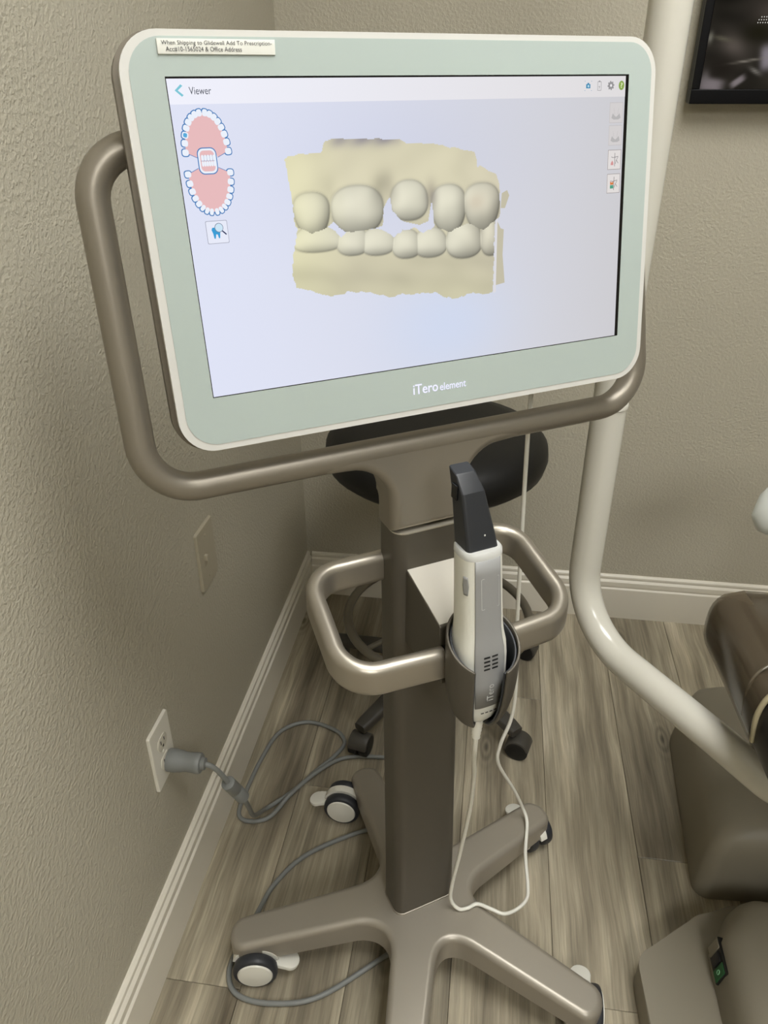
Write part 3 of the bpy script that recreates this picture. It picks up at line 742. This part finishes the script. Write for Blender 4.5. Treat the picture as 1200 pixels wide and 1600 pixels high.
# ================================================================== INTRAORAL SCANNER (rests in the cup)
wand = empty('intraoral_scanner', (-0.0699, 0.8008, 0), CART_RZ, 'white and grey handheld intraoral scanner with a black tip standing in the cup', 'dental scanner')
W_BODY = mat('wand_white', (229, 228, 218), 0.3); W_GREY = mat('wand_grey', (150, 150, 149), 0.38); W_RING = mat('wand_ring_grey', (198, 198, 194), 0.35)
TIP = mat('tip_black', (40, 42, 46), 0.42); VENT = mat('vent_black', (18, 18, 20), 0.6)
def axis_pt(z):
    t = (z-0.672)/(0.893-0.672); return 0.001 - 0.006*t, -0.151 + 0.016*t
WZ = [(0.664, 0.010, 0.009), (0.672, 0.018, 0.015), (0.684, 0.024, 0.019), (0.700, 0.027, 0.022), (0.73, 0.0295, 0.0245), (0.76, 0.0300, 0.0255), (0.776, 0.0292, 0.0250), (0.788, 0.0268, 0.0232), (0.80, 0.0255, 0.0222), (0.83, 0.0248, 0.0217), (0.87, 0.0240, 0.0210), (0.887, 0.0236, 0.0207)]
def wsec(z, a, b, g=0.0, angs=None, e=2.9):
    cx_, cy_ = axis_pt(z); out = []
    for t in (angs if angs is not None else [2*PI*i/44 for i in range(44)]):
        c, s = math.cos(t), math.sin(t)
        out.append((cx_ + (a+g)*math.copysign(abs(c)**(2/e), c), cy_ + (b+g)*math.copysign(abs(s)**(2/e), s), z))
    return out
loft('body', [wsec(*q) for q in WZ], W_BODY, wand, 50)
loft('top_ring', [wsec(0.8868, 0.0240, 0.0211), wsec(0.8925, 0.0238, 0.0209), wsec(0.8945, 0.0222, 0.0195)], W_RING, wand, 40)
# grey front panel follows the body
pa = [math.radians(t) for t in np.linspace(-119, -60, 17)]
PV = []; PF = []; zs = [q for q in WZ if 0.69 < q[0]]
zs = [(0.697, 0.0265, 0.0217)] + [q for q in zs if q[0] > 0.70]
for q in zs: PV += wsec(q[0], q[1], q[2], 0.0006, pa)
n_ = len(pa)
PF = [(i*n_+j, i*n_+j+1, (i+1)*n_+j+1, (i+1)*n_+j) for i in range(len(zs)-1) for j in range(n_-1)]
fp = mesh('front_panel', PV, PF, W_GREY, wand, 60)
sd = fp.modifiers.new('thick', 'SOLIDIFY'); sd.thickness = 0.0012; sd.offset = 0
def front(x, z, g=0.0016):
    zs_ = [q[0] for q in WZ]; b = np.interp(z, zs_, [q[2] for q in WZ]); a = np.interp(z, zs_, [q[1] for q in WZ])
    cx_, cy_ = axis_pt(z); e = 2.9
    xx = min(0.999, abs(x)/a); return (cx_+x, cy_ - b*(1-xx**e)**(1/e) - g, z)
def front_quad(pts): return [front(x, z) for x, z in pts]
def front_mesh(name, polys, m, g=0.0016):
    V = []; F = []
    for p in polys:
        F.append(tuple(range(len(V), len(V)+len(p)))); V += [front(x, z, g) for x, z in p]
    me = bpy.data.meshes.new(name); me.from_pydata(V, [], F); me.update(); return link(name, me, m, wand)
for cxv in (-0.0045, 0.0055):
    for k in range(4):
        z0 = 0.7520 + k*0.0052
        o = front_mesh('vent_slot', [[(cxv-0.0038, z0), (cxv+0.0038, z0), (cxv+0.0038, z0+0.0024), (cxv-0.0038, z0+0.0024)]], VENT)
front_mesh('touch_pad_outline', [[(-0.0085, 0.829), (0.0125, 0.829), (0.0125, 0.8295), (-0.0085, 0.8295)], [(-0.0085, 0.866), (0.0125, 0.866), (0.0125, 0.8665), (-0.0085, 0.8665)], [(-0.009, 0.8295), (-0.0085, 0.8295), (-0.0085, 0.866), (-0.009, 0.866)], [(0.0125, 0.8295), (0.013, 0.8295), (0.013, 0.866), (0.0125, 0.866)]], mat('pad_line', (205, 205, 203), 0.4))
front_mesh('lower_vent', [[(-0.009+0.0055*k, 0.6868), (-0.0052+0.0055*k, 0.6868), (-0.0052+0.0055*k, 0.6886), (-0.009+0.0055*k, 0.6886)] for k in range(4)], VENT)
tv_, tf_ = text_mesh('iTero', 0.024, 0.0085, 0, 1, 0.0)
TV2 = [front(0.0050 - b, 0.7065 + a, 0.0017) for a, b, c in tv_]
me = bpy.data.meshes.new('embossed_lettering'); me.from_pydata(TV2, [], tf_); me.update(); link('embossed_lettering', me, mat('emboss_grey', (206, 206, 204), 0.35), wand)
# side button
ba = [math.radians(t) for t in np.linspace(196, 222, 7)]
BV = []; bz = np.linspace(0.846, 0.868, 9)
for i, z in enumerate(bz):
    q = 1 - abs(i-4)/4*0.35; mid = 209
    BV += wsec(z, 0.0243, 0.0213, 0.0010, [math.radians(mid+(math.degrees(t)-mid)*q*0.9) for t in ba])
bf = [(i*7+j, i*7+j+1, (i+1)*7+j+1, (i+1)*7+j) for i in range(8) for j in range(6)]
mesh('side_button', BV, bf, W_GREY, wand, 60).modifiers.new('thick', 'SOLIDIFY').thickness = 0.001
# black sleeve
def tsec(x, y, z, a, b, e=5, tilt=0.0):
    return [(x+p, y+q, z+q*tilt) for p, q in rrect(-a, -b, a, b, min(a, b)*0.28, 3)]
loft('tip_sleeve', [tsec(-0.005, -0.134, 0.886, 0.0190, 0.0158), tsec(-0.0065, -0.130, 0.905, 0.0178, 0.0150), tsec(-0.0100, -0.118, 0.950, 0.0138, 0.0125), tsec(-0.0103, -0.117, 0.9530, 0.0136, 0.0123), tsec(-0.0122, -0.1075, 0.9705, 0.0116, 0.0085, 6, 0.25), tsec(-0.0123, -0.107, 0.9715, 0.0106, 0.0076, 6, 0.25)], TIP, wand, 14)
rbox('tip_window', (-0.0262, -0.1215, 0.943), (-0.0235, -0.1105, 0.960), 0.0010, mat('window_black', (14, 15, 18), 0.12), wand, 2)
lathe('release_dot', [(0.0001, 0), (0.0012, 0), (0.0008, 0.0006)], W_RING, wand, (-0.003, -0.1435, 0.909), (0, -1, 0.25), 12)
# strain relief and cable
sr = []
for k in range(7):
    z = 0.668 - 0.0058*k; r = 0.0076 - 0.0005*k
    sr += [(r, z), (r+0.0006, z-0.0015), (r+0.0006, z-0.0030), (r-0.0004, z-0.0036)]
lathe('strain_relief', sr[::-1], WHITE_P, wand, (0.0, -0.1515, 0), (0, 0, 1), 20, 30)
cable_pts = [(0.0, -0.1515, 0.632), (0.002, -0.148, 0.605), (0.014, -0.130, 0.56), (0.029, -0.110, 0.509), (0.047, -0.080, 0.404), (0.052, -0.056, 0.280), (0.046, -0.046, 0.180), (0.046, -0.046, 0.140), (0.056, -0.055, 0.1225), (0.070, -0.060, 0.1225), (0.088, -0.061, 0.1235), (0.105, -0.078, 0.1225), (0.121, -0.091, 0.118), (0.148, -0.088, 0.108), (0.176, -0.076, 0.100), (0.194, -0.055, 0.096), (0.225, 0.000, 0.098), (0.262, 0.052, 0.104), (0.262, 0.070, 0.125), (0.235, 0.068, 0.190), (0.190, 0.060, 0.285), (0.190, 0.060, 0.33), (0.207, 0.060, 0.385), (0.209, 0.060, 0.46), (0.199, 0.060, 0.58), (0.193, 0.060, 0.70), (0.186, 0.060, 0.86), (0.180, 0.055, 0.965), (0.178, 0.040, 1.03)]
tube('cable', smooth_path(cable_pts, 8), 0.0031, WHITE_P, wand, 12)

# ================================================================== WALL OUTLET, POWER CORD, BLANK PLATE
out = empty('wall_outlet', (XL, 0.820, 0.377), 0, 'white duplex wall outlet with a grey plug in its lower socket', 'outlet')
OUTW = mat('outlet_white', (222, 218, 206), 0.35)
def yz_prism(outline, x0, x1, bt=0.0, seg=2):
    bm = prism_bm(outline, x0, x1, bt, 0, seg)
    for v in bm.verts: v.co = Vector((v.co.z, v.co.x, v.co.y))
    return bm
bm_obj('cover_plate', yz_prism(rrect(-0.035, -0.0585, 0.035, 0.0585, 0.003, 3), 0.0002, 0.0058, 0.0025), OUTW, out, 40, True)
for s in (1, -1):
    fc = [(y_, max(-0.0125, min(0.0125, z_))) for y_, z_ in circ(0.0165, 32)]
    rc = bm_obj('socket_face', yz_prism([(y_, z_+s*0.0195) for y_, z_ in fc], 0.005, 0.0072, 0.0006), mat('socket_ivory', (205, 200, 186), 0.4), out, 40)
    for (y0, z0, hy, hz) in ((-0.006, 0.003, 0.0012, 0.004), (0.006, 0.003, 0.0012, 0.0033), (0, -0.007, 0.0022, 0.0022)):
        v, f = plain_box((0.0066, y0-hy, s*0.0195+z0-hz), (0.0074, y0+hy, s*0.0195+z0+hz)); mesh('socket_slot', v, f, VENT, rc, None)
lathe('plate_screw', [(0.003, 0.005), (0.003, 0.0066), (0.0018, 0.0071)], OUTW, out, (0, 0, 0), (1, 0, 0), 16)

GREYC = mat('grey_cord', (126, 128, 126), 0.42)
cord = empty('power_cord', (XL, 0.828, 0.0), 0, 'grey power cord plugged into the wall outlet and coiled along the floor', 'power cord')
PZ = 0.3555; PY = 0.0
pp = [(0.0185, 0.0075), (0.0190, 0.010), (0.0190, 0.020), (0.0182, 0.022), (0.0178, 0.028), (0.0165, 0.033), (0.0158, 0.040), (0.0162, 0.048), (0.0170, 0.054), (0.0170, 0.060), (0.0155, 0.0625), (0.0105, 0.063), (0.0100, 0.069), (0.0060, 0.0705)]
PZ = 0.348
lathe('plug', pp, GREYC, cord, (0, PY, PZ), (1, 0, 0), 32, 35)
ox, oy = XL, 0.828
def cw(x, y, z=0.0047): return (x-ox, y-oy, z)
cc = [(0.068, PY, PZ), (0.080, PY+0.001, PZ-0.006), (0.090, PY+0.006, PZ-0.026)]
cc += [cw(-0.386, 0.842, 0.290), cw(-0.374, 0.860, 0.240), cw(-0.378, 0.888, 0.180), cw(-0.392, 0.940, 0.090), cw(-0.400, 1.000, 0.025), cw(-0.392, 1.030, 0.006), cw(-0.355, 1.075, 0.0047), cw(-0.318, 1.135), cw(-0.285, 1.185), cw(-0.272, 1.225), cw(-0.300, 1.258), cw(-0.370, 1.274), cw(-0.425, 1.235), cw(-0.445, 1.150), cw(-0.452, 1.060), cw(-0.450, 1.005), cw(-0.425, 0.990), cw(-0.385, 1.005, 0.006), cw(-0.355, 1.060, 0.0135), cw(-0.318, 1.120, 0.0125), cw(-0.275, 1.172, 0.006), cw(-0.220, 1.190), cw(-0.140, 1.190), cw(-0.070, 1.15), cw(-0.055, 1.08), cw(-0.120, 1.03), cw(-0.200, 0.995), cw(-0.290, 0.932), cw(-0.335, 0.864), cw(-0.352, 0.80), cw(-0.367, 0.735), cw(-0.368, 0.690), cw(-0.343, 0.660), cw(-0.285, 0.655), cw(-0.209, 0.677), cw(-0.114, 0.756), cw(-0.060, 0.80)]
tube('cord', smooth_path(cc, 8), 0.0044, GREYC, cord, 12)
fa, fb = Vector(cw(-0.3880, 0.839, 0.297)), Vector(cw(-0.3735, 0.861, 0.237)); fd = (fb-fa); fl = fd.length
lathe('ferrite_core', [(0.0080, 0), (0.0118, 0.002), (0.0118, fl*0.46), (0.0110, fl*0.48), (0.0110, fl*0.52), (0.0118, fl*0.54), (0.0118, fl-0.002), (0.0080, fl)], GREYC, cord, fa, fd.normalized(), 24, 35)

bp = empty('blank_wall_plate', (XL, 1.097, 0.575), 0, 'wall-coloured painted-over switch plate above the baseboard', 'wall plate')
PAINTED = mat('painted_plate', (170, 162, 142), 0.45, bump=(120, 0.2))
bm_obj('cover_plate', yz_prism(rrect(-0.038, -0.0595, 0.038, 0.0595, 0.003, 3), 0.0002, 0.0062, 0.003), PAINTED, bp, 40, True)
for s in (1, -1): lathe('plate_screw', [(0.003, 0.005), (0.003, 0.0068), (0.0015, 0.0073)], PAINTED, bp, (0, -0.004, s*0.042), (1, 0, 0), 14)
rbox('toggle', (0.005, -0.018, -0.004), (0.012, -0.011, 0.008), 0.0012, PAINTED, bp, 2)

# ================================================================== STOOL
SX, SY = -0.085, 1.450
stool = empty('rolling_stool', (SX, SY, 0), 0, 'black round cushioned rolling stool with a grey foot ring behind the cart', 'stool')
VINYL = mat('black_vinyl', (9, 9, 10), 0.5, bump=(400, 0.2, 0.0005)); STEEL = mat('stool_grey_steel', (132, 126, 114), 0.35, 0.6); STOOLG = mat('stool_dark_plastic', (70, 67, 62), 0.45); STOOLB = mat('stool_black', (12, 12, 13), 0.5)
lathe('seat', [(0.02, 0.594), (0.160, 0.596), (0.205, 0.604), (0.224, 0.620), (0.230, 0.642), (0.227, 0.664), (0.210, 0.682), (0.172, 0.693), (0.10, 0.699), (0.02, 0.701)], VINYL, stool, (-0.018, 0, 0), seg=48)
lathe('seat_plate', [(0.09, 0.580), (0.11, 0.580), (0.11, 0.595), (0.02, 0.595)], STOOLB, stool)
lathe('gas_lift', [(0.028, 0.075), (0.028, 0.30), (0.022, 0.302), (0.016, 0.304), (0.016, 0.580)], STOOLB, stool, seg=24)
ringz = 0.215
V, F = sweep_data([(0.212*math.cos(2*PI*i/56), 0.212*math.sin(2*PI*i/56), ringz) for i in range(57)], circ(0.0105, 14), (0, 0, 1), False)
mesh('foot_ring', V, F, STEEL, stool, 60)
lathe('ring_collar', [(0.034, ringz-0.025), (0.034, ringz+0.025), (0.030, ringz+0.028)], STOOLB, stool)
for k in range(4):
    a = math.radians(45+90*k); tube('ring_spoke', [(0.03*math.cos(a), 0.03*math.sin(a), ringz), (0.205*math.cos(a), 0.205*math.sin(a), ringz)], 0.006, STEEL, stool, 10)
lathe('base_hub', [(0.045, 0.060), (0.05, 0.068), (0.045, 0.105), (0.03, 0.118)], STOOLG, stool)
leg_a = [-122, -46, 30, 98, 168]
for k, a in enumerate(leg_a):
    a = math.radians(a); d = Vector((math.cos(a), math.sin(a), 0)); RLs = 0.272
    sec0 = lambda t: [(x*(1-0.35*t), y*(1-0.25*t)) for x, y in sellipse(0.022, 0.015, 3.5, 20)]
    sweep('base_leg', [d*0.03+Vector((0, 0, 0.092)), d*0.15+Vector((0, 0, 0.082)), d*(RLs-0.01)+Vector((0, 0, 0.068)), d*(RLs+0.008)+Vector((0, 0, 0.066))], sec0, STOOLG, stool, (0, 0, 1), 45)
    c = empty('caster', d*RLs, a + math.radians([-70, -60, 40, 20, 100][k])); c.parent = stool
    lathe('stem', [(0.006, 0.045), (0.006, 0.066), (0.004, 0.067)], STOOLB, c, seg=12)
    for s in (1, -1): lathe('wheel', [(0.012, -0.012), (0.023, -0.012), (0.0255, -0.008), (0.0255, 0.006), (0.021, 0.0085), (0.012, 0.009)], STOOLB, c, (s*0.0145, 0.012, 0.0255), (s, 0, 0), 28)
    hood = [(x, z) for x, z in arc(0.012, 0.0255, 0.0272, 10, 190, 14)]
    hb = prism_bm(hood, -0.022, 0.022, 0.003, 0.003, 2)
    for v in hb.verts: v.co = Vector((v.co.z, v.co.x, v.co.y))
    bm_obj('hood', hb, STOOLG, c, 40)

# ================================================================== TELEVISION
tv = empty('television', (0.343, 1.75, 1.266), 0, 'black-framed wall television showing a dim picture', 'television')
TVB = mat('tv_black', (6, 6, 9), 0.35, spec=0.15)
TW_, TH_ = 0.90, 0.53
cab = rbox('cabinet', (0, 0.012, 0), (TW_, 0.04, TH_), 0.004, TVB, tv, 2)
for nm, lo, hi in (('bezel', (0, 0, 0), (TW_, 0.014, 0.025)), ('bezel', (0, 0, TH_-0.016), (TW_, 0.014, TH_)), ('bezel', (0, 0, 0.025), (0.0155, 0.014, TH_-0.016)), ('bezel', (TW_-0.0155, 0, 0.025), (TW_, 0.014, TH_-0.016))):
    rbox(nm, lo, hi, 0.0018, TVB, tv, 2)
rbox('wall_bracket', (0.25, 0.04, 0.12), (0.65, 0.0505, 0.42), 0.002, TVB, tv, 1)
def tvpic(X, Y):
    c = np.ones(X.shape+(3,))*np.array([40, 37, 32.])
    c += wob(X, Y, 34, 4)[..., None]*np.array([26, 24, 22.]) + wob(X, Y, 12, 9)[..., None]*np.array([12, 11, 10.])
    def blob(x, y, a, b, rot, col, k, p=2):
        nonlocal c
        t = math.radians(rot); dx, dy = X-x, Y-y; qx = dx*math.cos(t)+dy*math.sin(t); qy = -dx*math.sin(t)+dy*math.cos(t)
        g = (np.exp(-(np.abs(qx/a)**p + np.abs(qy/b)**p))*k)[..., None]; c = c*(1-g) + np.array(col, float)*g
    blob(65, 95, 30, 20, -25, (92, 84, 78), .9); blob(50, 60, 30, 22, 0, (33, 29, 25), .9); blob(36, 32, 24, 12, -8, (118, 110, 112), 1, 4); blob(24, 46, 8, 12, 20, (104, 98, 98), .7)
    blob(84, 38, 14, 6, 35, (122, 114, 116), 1, 4); blob(132, 78, 16, 22, 10, (128, 122, 128), 1, 4); blob(95, 72, 26, 1.8, 8, (128, 122, 112), .9); blob(112, 55, 12, 3.5, -28, (120, 116, 110), .9)
    blob(20, 110, 5, 9, 0, (118, 116, 106), .9); blob(120, 150, 40, 26, 10, (78, 70, 64), .8); blob(42, 108, 18, 3.5, -12, (92, 88, 74), .8); blob(105, 118, 26, 16, 0, (30, 28, 18), .9)
    for i in range(9): blob(200+70*i, 120+60*math.sin(i*2.1), 40, 30, 30*i, (90, 84, 80), .7)
    return c
tvm = emis_attr('tv_picture', 1.0)
pg = picture_grid('screen', 15.5, 884.5, 25, 514, 290, 160, tvpic, -0.009, tvm, tv)
dots = []
for r, (z, n, x0) in enumerate([(141.5, 5, 104.5), (137, 6, 100.5), (132.5, 6, 99.5)]):
    for k in range(n): dots.append(disc(x0+4.3*k, z, 0.95, 0.95, 8))
flat('screen_dots', dots, emis('dot_white', (216, 214, 208)), -0.0085, tv)

# ================================================================== DENTAL CHAIR
chair = empty('dental_chair', (0.60, 1.05, 0), 0, 'dental chair with white delivery post, dark vinyl cushion and taupe base at the right edge', 'dental chair')
chair_off = Vector((0.60, 1.05, 0))
def cl(*p): return Vector(p) - chair_off
TAUPE = mat('taupe_plastic', (134, 127, 112), 0.5, bump=(500, 0.08, 0.0004)); POSTW = mat('post_white_enamel', (208, 205, 194), 0.22, coat=0.3, var=0.02)
CUSH = mat('dark_vinyl', (30, 27, 24), 0.35)
# base housing
o_ = [(x-0.60, y-1.05) for x, y in [(0.470, 0.945), (1.05, 0.985)]]
bo = [(1.05, 1.36)] + arc(0.500, 1.32, 0.045, 90, 175, 6) + arc(0.462, 0.975, 0.028, 180, 265, 6) + [(1.05, 0.985)]
sects = []
for z, k in ((0.002, 0.0), (0.02, 0.0), (0.12, 0.012), (0.15, 0.022), (0.168, 0.048), (0.176, 0.085)):
    cxm, cym = 0.80, 1.16
    sects.append([(x + (k if x < 0.9 else 0) - 0.60, y + (k*0.45 if y < cym else -k*0.45) - 1.05, z) for x, y in bo])
loft('base_housing', sects, TAUPE, chair, 50)
# delivery post: vertical, then bending under the cushion
PR = 0.0262
post = fillet([cl(0.182, 1.135, 2.1), cl(0.182, 1.135, 0.462), cl(0.438, 0.786, 0.462), cl(0.64, 0.850, 0.462)], [0.125, 0.05], 20)
tube('delivery_post', post, PR, POSTW, chair, 32)
lathe('post_collar', [(PR+0.0004, 0.878), (PR+0.0016, 0.879), (PR+0.0016, 0.884), (PR+0.0004, 0.886)], POSTW, chair, cl(0.182, 1.135, 0), (0, 0, 1), 32)
lathe('post_cap', [(PR+0.004, 2.08), (PR+0.004, 2.12), (0.02, 2.13)], POSTW, chair, cl(0.182, 1.135, 0), (0, 0, 1), 32)
# cushion
def cushion(scale, y_lo, m, name, zlo=0.520, zhi=0.628):
    pl = arc(0.420, 1.000, 0.062, 180, 110, 8)[::-1] + [(0.366, 0.90), (0.374, 0.76), (0.378, 0.655)]
    if y_lo: pl = [p for p in pl if p[1] > y_lo] + [(0.372, y_lo)]
    pl = pl + [(0.80, pl[-1][1]), (0.80, 1.062)]
    cxm, cym, cz = 0.60, 0.86, (zlo+zhi)/2
    S = []
    for k in range(13):
        t = -1 + 2*k/12
        z = cz + (zhi-zlo)/2*t*scale
        ins = 0.045*(1-math.sqrt(max(0, 1-abs(t)**2.6)))
        S.append([(x + (ins if x < 0.6 else 0) - (scale-1)*0.06*(x < 0.6) - 0.60, y + (ins if y < 0.7 else -ins if y > 1.03 else 0) + (scale-1)*0.05*(1 if y > 1.0 else 0) - 1.05, z) for x, y in pl])
    return loft(name, S, m, chair, 60)
cushion(1.0, None, CUSH, 'cushion')
COVER = mat('clear_cover_sheen', (96, 84, 66), 0.16, alpha=0.55, spec=0.8)  # brown reflection on the clear film is put into its base colour
cv = cushion(1.05, 0.800, COVER, 'plastic_cover')
def across(y, dz):
    return smooth_path([cl(0.372, y-0.012, 0.556), cl(0.372, y-0.004, 0.60), cl(0.392, y+0.006, 0.629+dz), cl(0.45, y+0.022, 0.634+dz), cl(0.60, y+0.04, 0.634+dz)], 6)
tube('cover_hem', across(0.800, 0), 0.0038, mat('cover_hem', (150, 140, 112), 0.35), chair, 10)
tube('cover_fold', across(0.848, 0.0), 0.0022, mat('cover_fold', (92, 84, 70), 0.1, coat=0.5), chair, 10)
# seat carriage below the cushion, out of the frame
rbox('seat_carriage', cl(0.58, 0.80, 0.17), cl(0.78, 1.02, 0.523), 0.02, TAUPE, chair, 3)
# white rounded instrument housing entering at the right edge, on an arm from the carriage
hs = []
for k in range(17):
    t = k/16; x_ = 0.438 + 0.19*t
    r_ = 0.052*math.sqrt(max(0.0, 1-(1-min(1, t*2.6))**2.2))*math.sqrt(max(0.0, 1-max(0, (t-0.75)/0.25)**2*0.75)) + 0.002
    hs.append([(x_-0.60, 1.165+0.8*p-1.05, 0.690 + 0.09*t + q) for p, q in sellipse(r_, r_*1.0, 2.3, 28)])
loft('instrument_housing', hs, mat('housing_white', (226, 230, 226), 0.3), chair, 60)
tube('instrument_arm', fillet([cl(0.62, 1.165, 0.775), cl(0.74, 1.165, 0.775), cl(0.74, 1.165, 0.17)], [0.06], 8), 0.024, POSTW, chair, 20)

# foot control box in front of the chair base
fc_ = empty('foot_control', (0.50, 0.70, 0), 0, 'taupe plastic foot control housing with a small green switch slot on the floor', 'foot control')
def fl(x, y): return (x-0.50, y-0.70)
flange = [fl(*p) for p in [(0.75, 0.40), (0.75, 0.905), (0.475, 0.905), (0.415, 0.872)] + arc(0.345, 0.765, 0.042, 118, 185, 8) + [(0.315, 0.40)]]
bm_obj('pedal_plate', prism_bm(flange, 0.002, 0.060, 0.016, 0.0, 4), TAUPE, fc_, 40, True)
body = [fl(*p) for p in [(0.75, 0.41), (0.75, 0.886)] + arc(0.490, 0.846, 0.040, 90, 150, 6) + [(0.4160, 0.800), (0.4160, 0.41)]]
HS = []
for z, k in ((0.056, 0.0), (0.075, 0.002), (0.100, 0.007), (0.116, 0.013), (0.127, 0.022), (0.134, 0.036), (0.136, 0.055)):
    HS.append([(x + (k if x < 0.1 else 0), y - (k if y > 0.0 else 0)*(0.5 if y < 0.12 else 1.0), z) for x, y in body])
loft('housing', HS, TAUPE, fc_, 60)
# switch slot let into the left face
sl = empty('switch_slot', (0.4215-0.50, 0.775-0.70, 0.092), 0); sl.parent = fc_; sl.rotation_euler = (0, math.radians(14), 0)
rbox('slot_recess', (-0.0030, -0.030, -0.018), (0.006, 0.030, 0.018), 0.001, mat('slot_black', (12, 13, 12), 0.5), sl, 1)
rbox('slot_wall', (-0.0042, 0.012, -0.016), (0.0, 0.029, 0.016), 0.001, TAUPE, sl, 1)
rbox('rocker', (-0.0065, -0.008, -0.012), (0.0, 0.010, 0.012), 0.003, mat('rocker_black', (20, 20, 22), 0.4), sl, 2)
rbox('green_tag', (-0.0042, -0.028, -0.016), (0.0, -0.010, 0.014), 0.0008, mat('tag_green', (38, 92, 52), 0.5), sl, 1)
V, F = sweep_data([(-0.0046, -0.019+0.003*math.cos(2*PI*i/16), -0.001+0.004*math.sin(2*PI*i/16)) for i in range(17)], circ(0.0006, 6), (1, 0, 0), False)
mesh('tag_mark', V, F, mat('tag_mark', (140, 196, 150), 0.5), sl, 60)
